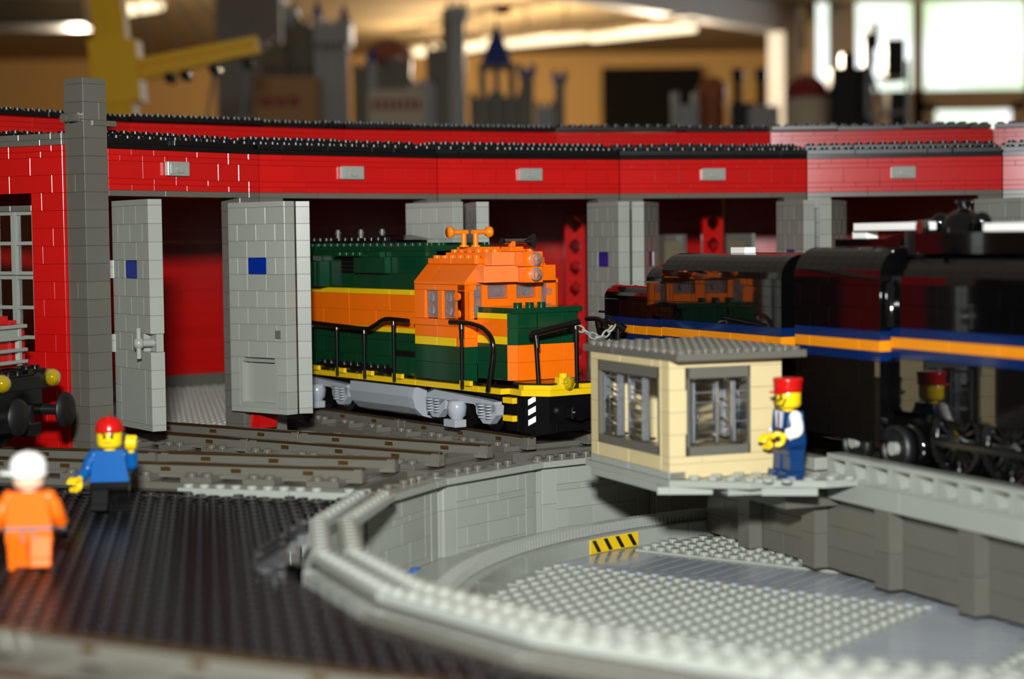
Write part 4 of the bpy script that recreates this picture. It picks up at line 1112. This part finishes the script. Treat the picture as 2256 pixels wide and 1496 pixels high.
# ================================================================== black streamlined steam locomotive on the bridge (x = t along bridge, visible side y>0)
sl = empty('steam_locomotive', (C.x, C.y, 0), BA)
tag(sl, 'long glossy black streamlined steam locomotive with an orange and blue stripe', 'locomotive')
def section(t0, t1, zs, ztop, zsh, name, rows, yw=4.0, yt=2.5, slices=True, skirt=None):
    """boxy body with quarter-round shoulders; zs = centre height of the stripe"""
    u = empty(name, (0, 0, 0), 0, sl)
    for s in (1, -1):
        a, b = (yw - 1, yw) if s > 0 else (-yw, -yw + 1)
        sd = 900 + int(t0 * 10) + s
        ln = (2, 3, 4) if s > 0 else (6, 8)
        wallrows(u, 'navystripe', t0, t1, a, b, zs - .82, [.52], sd, (4, 5), name='blue_stripe')
        wallrows(u, 'amber', t0, t1, a, b + (.01 if s > 0 else 0), zs - .30, [.58], sd + 1, (4, 5), name='orange_stripe')
        wallrows(u, 'navystripe', t0, t1, a, b, zs + .28, [.52], sd + 2, (4, 5), name='blue_stripe')
        z = zs + .8; hs = []
        while z < zsh - .3: h = min(1.2, zsh - z); hs.append(h); z += h
        wallrows(u, 'locoblack', t0, t1, a, b, zs + .8, hs, sd + 3, ln, name='side_brick')
        if skirt: wallrows(u, 'locoblack', t0, t1, a, b, skirt, [zs - .82 - skirt], sd + 4, (3, 4), name='skirt_panel')
        # shoulder
        prof = [(s * (yw - (yw - yt) * (1 - math.cos(q * math.pi / 12))), zsh + (ztop - zsh) * math.sin(q * math.pi / 12)) for q in range(7)]
        prof += [(s * (yt - 1.2), ztop), (s * (yt - 1.2), zsh)]
        x = t0
        while x < t1 - .05:
            e = min(x + (1.0 if slices else 2.0), t1); e = t1 if t1 - e < .4 else e
            MB().prism(prof, 'x', x + .012, e - .012, smooth=False).build('roof_slope', 'locoblack', u); x = e
    brick(u, 'locoblack', t0 + .05, t1 - .05, -yt + 1.2, yt - 1.2, zsh, ztop - .02, 'roof_panel')
    brick(u, 'black', t0 + .02, t0 + .9, -yw + 1, yw - 1, zs - .8, zsh, 'end_panel'); brick(u, 'black', t1 - .9, t1 - .02, -yw + 1, yw - 1, zs - .8, zsh, 'end_panel')
    return u
td = section(20.3, 35.5, 8.35, 13.45, 12.0, 'tender_body', 4, skirt=4.4)
section(35.5, 37.7, 8.3, 12.75, 11.6, 'tender_step', 3, skirt=4.4)
section(37.7, 44.3, 8.28, 11.25, 10.3, 'tender_tail', 2, yt=3.0, skirt=5.2)
cabs = section(10.2, 18.8, 8.6, 13.85, 12.2, 'cab_body', 4, skirt=3.4)
boil = section(-27.0, 10.15, 8.8, 13.5, 11.9, 'boiler_casing', 4, yw=3.35, slices=False, yt=1.8, skirt=5.2)
# quarter round corner post of the casing, cab roof box and upper casing
MB().lathe([(.34, 0), (.34, 2.2), (.2, 2.45), (0, 2.5)], (9.95, 3.42, 9.62), 'z', 18).build('corner_post', 'locoblack', sl)
brick(sl, 'locoblack', 11, 17.4, -2.2, 2.2, 13.87, 14.3, 'cab_roof_plate')
wallrows(sl, 'locoblack', -27, 9.6, -2.6, 2.6, 13.5, [1.1], 77, (4, 6), name='upper_casing')
MB().lathe([(1.0, 0), (1.0, 1.35), (0, 1.35)], (9.5, 1.7, 13.35), 'z', 18).build('turret', 'locoblack', sl)
MB().prism([(9.8, 13.5), (13, 13.9), (13, 14.25), (9.8, 14.9)], 'y', -1.5, 2.0).build('casing_slope', 'locoblack', sl)
for (a, b, y, z) in ((14.8, 8.0, 2.3, 14.75), (3.2, -27, 2.3, 14.62)):
    brick(sl, 'white', b, a, y - .35, y + .35, z, z + .42, 'white_tile')
brick(sl, 'white', 27.3, 29.1, 1.6, 2.4, 13.47, 13.85, 'white_tile'); brick(sl, 'white', 14.2, 15.6, 1.4, 2.2, 14.32, 14.7, 'white_tile')
MB().lathe([(1.25, 0), (1.2, .4), (.95, .85), (.5, 1.12), (.3, 1.15), (.3, 1.45), (.42, 1.5), (.42, 1.65), (0, 1.7)], (7.9, .3, 14.6), 'z', 20).build('dome', 'locoblack', sl)
for (x, y, r) in ((9.3, .8, .5), (6.0, .6, .5)):
    MB().lathe([(0, r), (r * .5, r * .86), (r * .86, r * .5), (r, 0), (r * .86, -r * .5), (r * .5, -r * .86), (0, -r)], (x, y, 15.15), 'z', 16).build('globe', 'locoblack', sl)
MB().cyl((11.3, 1.2, 15.0), (9.2, 1.2, 15.1), .25, 10).build('whistle', 'chrome', sl)
MB().cyl((8.2, 2.5, 14.9), (8.2, 2.9, 14.9), .34, 16).build('round_cap', 'chrome', sl)
# tail fittings: hoses and ladder stubs
for i in range(4): MB().box(43.9, 45.3, 2.2, 4.0, 7.6 + i * .55, 7.75 + i * .55, .03).build('step', 'black', sl)
MB().cyl((44.9, 2.8, 7.5), (44.9, 2.8, 10.1), .22, 10).build('pipe', 'black', sl)
MB().cyl((45.2, 4.0, 8.6), (43.6, 4.6, 8.0), .3, 12).build('pipe', 'black', sl)
# under-body: frame, wheels, trucks
brick(sl, 'black', -27, 44, -2.4, 2.4, 3.2, 7.6, 'frame')
def wheel(t, z, r, hub, spokes=0, y=3.4):
    w_ = MB()
    n = 28
    w_.lathe([(r * .78, -.3), (r, -.3), (r, .3), (r * .78, .3), (r * .78, -.3)], (t, y, z), 'y', n)
    if spokes:
        for k in range(spokes):
            a = 2 * math.pi * k / spokes
            w_.tube([(t + .3 * math.cos(a), y, z + .3 * math.sin(a)), (t + r * .85 * math.cos(a), y, z + r * .85 * math.sin(a))], .14, 6)
        w_.cyl((t, y - .3, z), (t, y + .35, z), .5, 14)
    else: w_.lathe([(r * .8, .12), (.4, .05), (0, .05)], (t, y, z), 'y', n)
    o = w_.build('wheel', 'rubber' if hub else 'locoblack', sl)
    if hub: MB().cyl((t, y + .1, z), (t, y + .42, z), .36, 14).build('hub', 'white_grey', o)
    return o
wheel(13.2, 3.2, 1.25, True); wheel(9.4, 3.2, 1.25, True); wheel(8.6, 3.3, 1.3, False, y=3.0)
m = MB().cyl((12.0, 3.3, 3.75), (10.6, 3.3, 3.75), .48, 14).cyl((11.7, 3.3, 3.75), (11.4, 3.3, 3.75), .56, 14); m.build('axle_cylinder', 'bley', sl)
for t in (4.6, 0.4, -3.8, -8): wheel(t, 4.1, 2.15, False, 16, 3.0)
for t in (42, 39, 35, 32, 28.5, 25, 22): wheel(t, 3.2, 1.25, False, y=3.2)
MB().box(-9, 6, 3.4, 3.62, 3.7, 4.05, .05).build('side_rod', 'black', sl)
MB().prism([(6.5, 5.1), (2.0, 5.1), (-20, 4.6), (-20, 6.5), (6.5, 6.5)], 'y', 2.6, 3.3).build('running_board', 'locoblack', sl)
brick(sl, 'black', 38, 44, -3, 3, 2.3, 5.0, 'rear_truck_frame'); brick(sl, 'black', 20.5, 36.5, -2.6, 2.6, 2.6, 4.4, 'truck_frame')
# ================================================================== red engine parked outside (front towards the pit)
re_ = empty('red_locomotive', (-30.75, 112.4, .22), R(161.7 - 180))
tag(re_, 'red engine with black buffer beam, yellow lamps and a grey ladder beside the roundhouse', 'locomotive')
# local x forward (towards the pit), visible front face at x~0, y<0 towards the camera
BZ = 4.9
brick(re_, 'red', -20, -1.2, -2.7, 2.9, 6.6, 8.4, 'hood_brick'); brick(re_, 'red', -20, -1.2, -2.7, 2.9, 8.4, 9.3, 'hood_brick')
brick(re_, 'red', -8, -1.4, -2.5, 1.4, 9.3, 9.85, 'hood_tile'); brick(re_, 'red', -8, -1.3, 1.4, 2.2, 9.3, 9.55, 'hood_tile')
lad = empty('ladder', (-1.1, 0, 0), 0, re_)
for y in (-1.2, 1.6): MB().box(0, .3, y, y + .35, 6.7, 9.25, .03).build('stile', 'lgrey2', lad)
for i in range(4): MB().box(.05, .5, -1.3, 2.3, 6.85 + i * .74, 7.07 + i * .74, .03).build('rung', 'lgrey2', lad)
MB().box(.0, .25, -.8, 1.6, 8.5, 9.0).build('top_board', 'lgrey2', lad)
# buffer beam
brick(re_, 'black', -20, -.6, -3.4, 3.4, 5.5, 6.5, 'frame_plate')
MB().box(-1.2, .6, -3.5, 3.5, 5.3, 6.1, .04).build('buffer_beam', 'black', re_)
for (y0, y1, z) in ((-3.2, -1.4, 6.1), (1.2, 3.2, 6.1)):
    plate(re_, 'black', -.9, .1, y0, y1, z, .4, 'beam_plate')
for y in (-.4, .6): plate(re_, 'black', -.8, .2, y - .5, y + .5, 6.1, .12, 'beam_stud_plate')
for y in (-2.6, 2.9):
    MB().lathe([(0, .55), (.25, .5), (.45, .35), (.55, .15), (.58, -.2), (0, -.2)], (.7, y, 5.9), 'x', 18).build('lamp', 'tryellow', re_)
    MB().box(.0, .5, y - .5, y + .5, 5.5, 6.3, .04).build('lamp_block', 'black', re_)
brick(re_, 'black', -2.5, .3, -2.4, 2.4, 3.6, 5.3, 'drawbar_block')
for y in (-2.7, 2.5):
    MB().cyl((.2, y, 3.9), (1.8, y, 3.9), .36, 14).lathe([(0, .3), (.7, .22), (1.1, .0), (1.15, -.12), (0, -.12)], (1.95, y, 3.9), 'x', 24).build('buffer', 'rubber', re_)
MB().box(.2, 1.3, -.7, .7, 2.5, 3.3, .08).cyl((.9, 0, 3.2), (.9, 0, 4.4), .28, 10).build('coupling', 'black', re_)
brick(re_, 'black', -19, -.8, -2.4, 2.4, 2.6, 5.3, 'underframe')
for t in (-3.2, -7.2, -14, -18):
    w_ = MB()
    for y in (-2.7, 2.2): w_.cyl((t, y, 2.6), (t, y + .5, 2.6), 1.2, 20)
    w_.cyl((t, -2.4, 2.6), (t, 2.4, 2.6), .25, 8); w_.build('wheelset', 'black', re_)
# ================================================================== minifigures
def fig(name, label, loc, rz, torso, legs, armL, armR, head, hat, hatmat, hand, La, Ra, swing=(0, 0), tors_extra=None, face=True, facing=None, hips=None, sc=1.0):
    f = empty(name, loc, rz); f.scale = (sc,) * 3
    tag(f, label, 'toy figure')
    hips = hips or legs
    MB().box(-.95, .95, -.48, .48, 1.42, 1.72, .04).cyl((-.95, 0, 1.42), (.95, 0, 1.42), .42, 14).build('hips', hips, f)
    for s, sw_ in ((-1, swing[0]), (1, swing[1])):
        m = MB().box(-.43, .43, -.34, .42, -1.05, .0, .04).box(-.43, .43, -.6, .42, -1.42, -1.05, .05).cyl((-.43, 0, 0), (.43, 0, 0), .44, 14)
        m.build('leg', legs, f, (s * .49, 0, 1.42), 0, (sw_, 0, 0))
    m = MB(); bw, tw = .98, .72
    m.add([(-bw, -.48, 1.72), (bw, -.48, 1.72), (bw, .48, 1.72), (-bw, .48, 1.72), (-tw, -.46, 3.32), (tw, -.46, 3.32), (tw, .46, 3.32), (-tw, .46, 3.32)],
          [(0, 3, 2, 1), (4, 5, 6, 7), (0, 1, 5, 4), (1, 2, 6, 5), (2, 3, 7, 6), (3, 0, 4, 7)])
    to = m.build('torso', torso, f)
    MB().cyl((0, 0, 3.32), (0, 0, 3.45), .32, 14).build('neck', head, f)
    h = MB().lathe([(0, 3.42), (.42, 3.42), (.58, 3.5), (.64, 3.65), (.64, 4.25), (.58, 4.4), (.42, 4.48), (0, 4.48)], (0, 0, 0), 'z', 28).build('head', head, f)
    if facing is not None: h.rotation_euler = (0, 0, facing)
    if face:
        for s in (-1, 1):
            MB().lathe([(0, -.04), (.08, -.03), (.1, 0)], (0, 0, 0), 'y', 10).build('eye', 'facelines', h, (s * .19, -.62, 4.02), 0, (0, 0, s * .3))
            MB().box(-.12, .12, -.05, .02, -.02, .035).build('eyebrow', 'facelines', h, (s * .2, -.625, 4.16), 0, (0, -s * .25, s * .3))
        MB().tube([(-.17, -.635, 3.78), (-.06, -.655, 3.73), (.06, -.655, 3.74), (.15, -.64, 3.8)], .03, 6).build('mouth', 'facelines', h)
    for s, A, mat in ((-1, La, armL), (1, Ra, armR)):
        sh = Vector((s * .8, 0, 3.05)); el = sh + Vector(A[0]); wr = el + Vector(A[1])
        pts = smooth([sh - Vector((s * .12, 0, -.05)), sh + Vector(A[0]) * .4 + Vector((s * .06, 0, 0)), el, el + Vector(A[1]) * .55, wr], 5)
        m = MB(); rr = .34
        m.tube(pts, .31, 12); m.lathe([(0, .34), (.24, .24), (.34, 0), (.24, -.24), (0, -.34)], tuple(sh), 'x', 14)
        m.build('arm', mat, f)
        # clip hand: wrist peg, palm, thumb and curled finger band
        d = (wr - el).normalized(); up_ = Vector(A[2]).normalized(); sd = d.cross(up_).normalized(); up_ = sd.cross(d)
        hm = MB().cyl(wr - d * .1, wr + d * .22, .17, 10)
        cc = wr + d * .5; ring = []
        for q in range(13):
            t = R(-140 + q * 280 / 12); ring.append(cc + (-d) * math.cos(t) * .27 + up_ * math.sin(t) * .27)
        for off in (-.16, 0, .16): hm.tube([p + sd * off for p in ring], .125, 8)
        hm.build('hand', hand, f)
    if hat == 'helmet':
        m = MB().lathe([(.8, 4.3), (.74, 4.27), (.7, 4.42), (.68, 4.62), (.55, 4.86), (.3, 5.0), (0, 5.03)], (0, 0, 0), 'z', 28)
        m.box(-.12, .12, -.5, .5, 4.9, 5.06, .05)
        bm = MB().prism([(-.6, -.45), (-.5, -.76), (-.25, -.88), (.25, -.88), (.5, -.76), (.6, -.45)], 'z', 4.28, 4.36)
        m.join(bm); o = m.build('helmet', hatmat, h)
    elif hat == 'cap':
        m = MB().lathe([(.78, 3.98), (.76, 4.2), (.78, 4.45), (.66, 4.75), (.38, 4.95), (0, 5.02)], (0, 0, 0), 'z', 28)
        m.prism([(-.55, -.5), (-.48, -1.0), (-.2, -1.25), (.2, -1.25), (.48, -1.0), (.55, -.5)], 'z', 4.05, 4.15); m.build('cap', hatmat, h)
    elif hat == 'kepi':
        m = MB().lathe([(.66, 4.22), (.7, 4.26), (.7, 4.6), (.74, 4.78), (.75, 4.88), (.66, 4.93), (0, 4.9)], (0, 0, 0), 'z', 28)
        m.prism([(-.5, -.5), (-.4, -.85), (-.15, -1.0), (.15, -1.0), (.4, -.85), (.5, -.5)], 'z', 4.2, 4.28); m.build('kepi', hatmat, h)
    return f, to, h
# worker in blue, waving
f1, t1, h1 = fig('worker_figure', 'toy worker in blue shirt and red helmet waving beside the track', (-21.65, 97.1, .0), R(6), 'blue', 'black', 'blue', 'blue', 'figyellow', 'helmet', 'red', 'figyellow',
    ((-.35, -.1, -.75), (-.3, -.45, -.35), (0, 0, 1)), ((.3, -.15, -.55), (.02, -.25, .75), (0, -1, 0)), swing=(R(-22), R(14)), sc=1.05)
# worker in orange seen from behind
f2, t2, h2 = fig('worker_figure', 'toy worker in orange overalls and white cap walking away on the black mat', (-21.6, 80.5, .05), R(188), 'figorange', 'figorange', 'figorange', 'figorange', 'flesh', 'cap', 'white', 'black',
    ((-.32, -.1, -.7), (-.1, -.4, -.45), (0, 0, 1)), ((.35, .1, -.7), (.25, -.2, -.5), (0, 0, 1)), swing=(R(20), R(-16)), face=False, facing=R(78), sc=1.06)
MB().box(-1.0, 1.0, -.52, .52, 1.7, 1.86, .03).build('belt', 'ductgrey', f2)
for s in (-1, 1): MB().tube([(s * .1, .5, 1.75), (s * .28, .5, 1.5), (s * .2, .5, 1.2)], .05, 6).build('strap', 'ductgrey', f2)
# conductor on the platform
cpos = Vector((C.x, C.y)) + Vector((math.cos(BA), math.sin(BA))) * 13.0 + Vector((math.sin(BA), -math.cos(BA))) * -7.95
f3, t3, h3 = fig('conductor_figure', 'toy conductor in navy waistcoat and red peaked cap beside the tan hut', (cpos.x, cpos.y, 1.5), R(-72), 'darkblue', 'darkblue', 'white', 'white', 'figyellow', 'kepi', 'red', 'figyellow',
    ((-.3, .05, -.6), (.1, -.42, -.4), (0, 0, 1)), ((.25, -.05, -.65), (-.2, -.42, -.2), (0, 0, 1)), swing=(R(-4), R(0)), facing=R(16), sc=1.1)
MB().prism([(-.28, 3.3), (.28, 3.3), (.14, 2.5), (-.14, 2.5)], 'y', -.5, -.47).build('shirt_front', 'white', t3)
MB().prism([(-.08, 3.25), (.08, 3.25), (.1, 2.6), (0, 2.45), (-.1, 2.6)], 'y', -.53, -.5).build('tie', 'maroon', t3)
for s in (-1, 1): MB().prism([(s * .34, 3.3), (s * .46, 3.3), (s * .3, 2.5), (s * .2, 2.5)], 'y', -.51, -.47).build('lapel', 'lightblue', t3)
for k in range(3): MB().cyl((0, -.48, 2.35 - k * .2), (0, -.51, 2.35 - k * .2), .05, 8).build('button', 'bronze', t3)
MB().tube([(-.42, -.5, 3.95), (-.3, -.6, 3.62), (0, -.66, 3.56), (.3, -.6, 3.62), (.42, -.5, 3.95)], .05, 6).build('beard', 'facelines', h3)
MB().tube([(-.28, -.6, 3.9), (0, -.66, 3.86), (.28, -.6, 3.9)], .045, 6).build('moustache', 'facelines', h3)
# ------------------------------------------------------------------ put the empties at the base of their things
bpy.context.view_layer.update()
for o in list(bpy.data.objects):
    if o.type == 'EMPTY' and o.parent is None and o.location.length < 1e-9 and o.children:
        lo = Vector((1e9,) * 3); hi = -lo
        for c in o.children_recursive:
            if c.type != 'MESH': continue
            for q in c.bound_box:
                p = c.matrix_world @ Vector(q)
                lo = Vector(map(min, lo, p)); hi = Vector(map(max, hi, p))
        d = Vector(((lo.x + hi.x) / 2, (lo.y + hi.y) / 2, lo.z))
        o.location = d
        for c in o.children: c.location = c.location - d
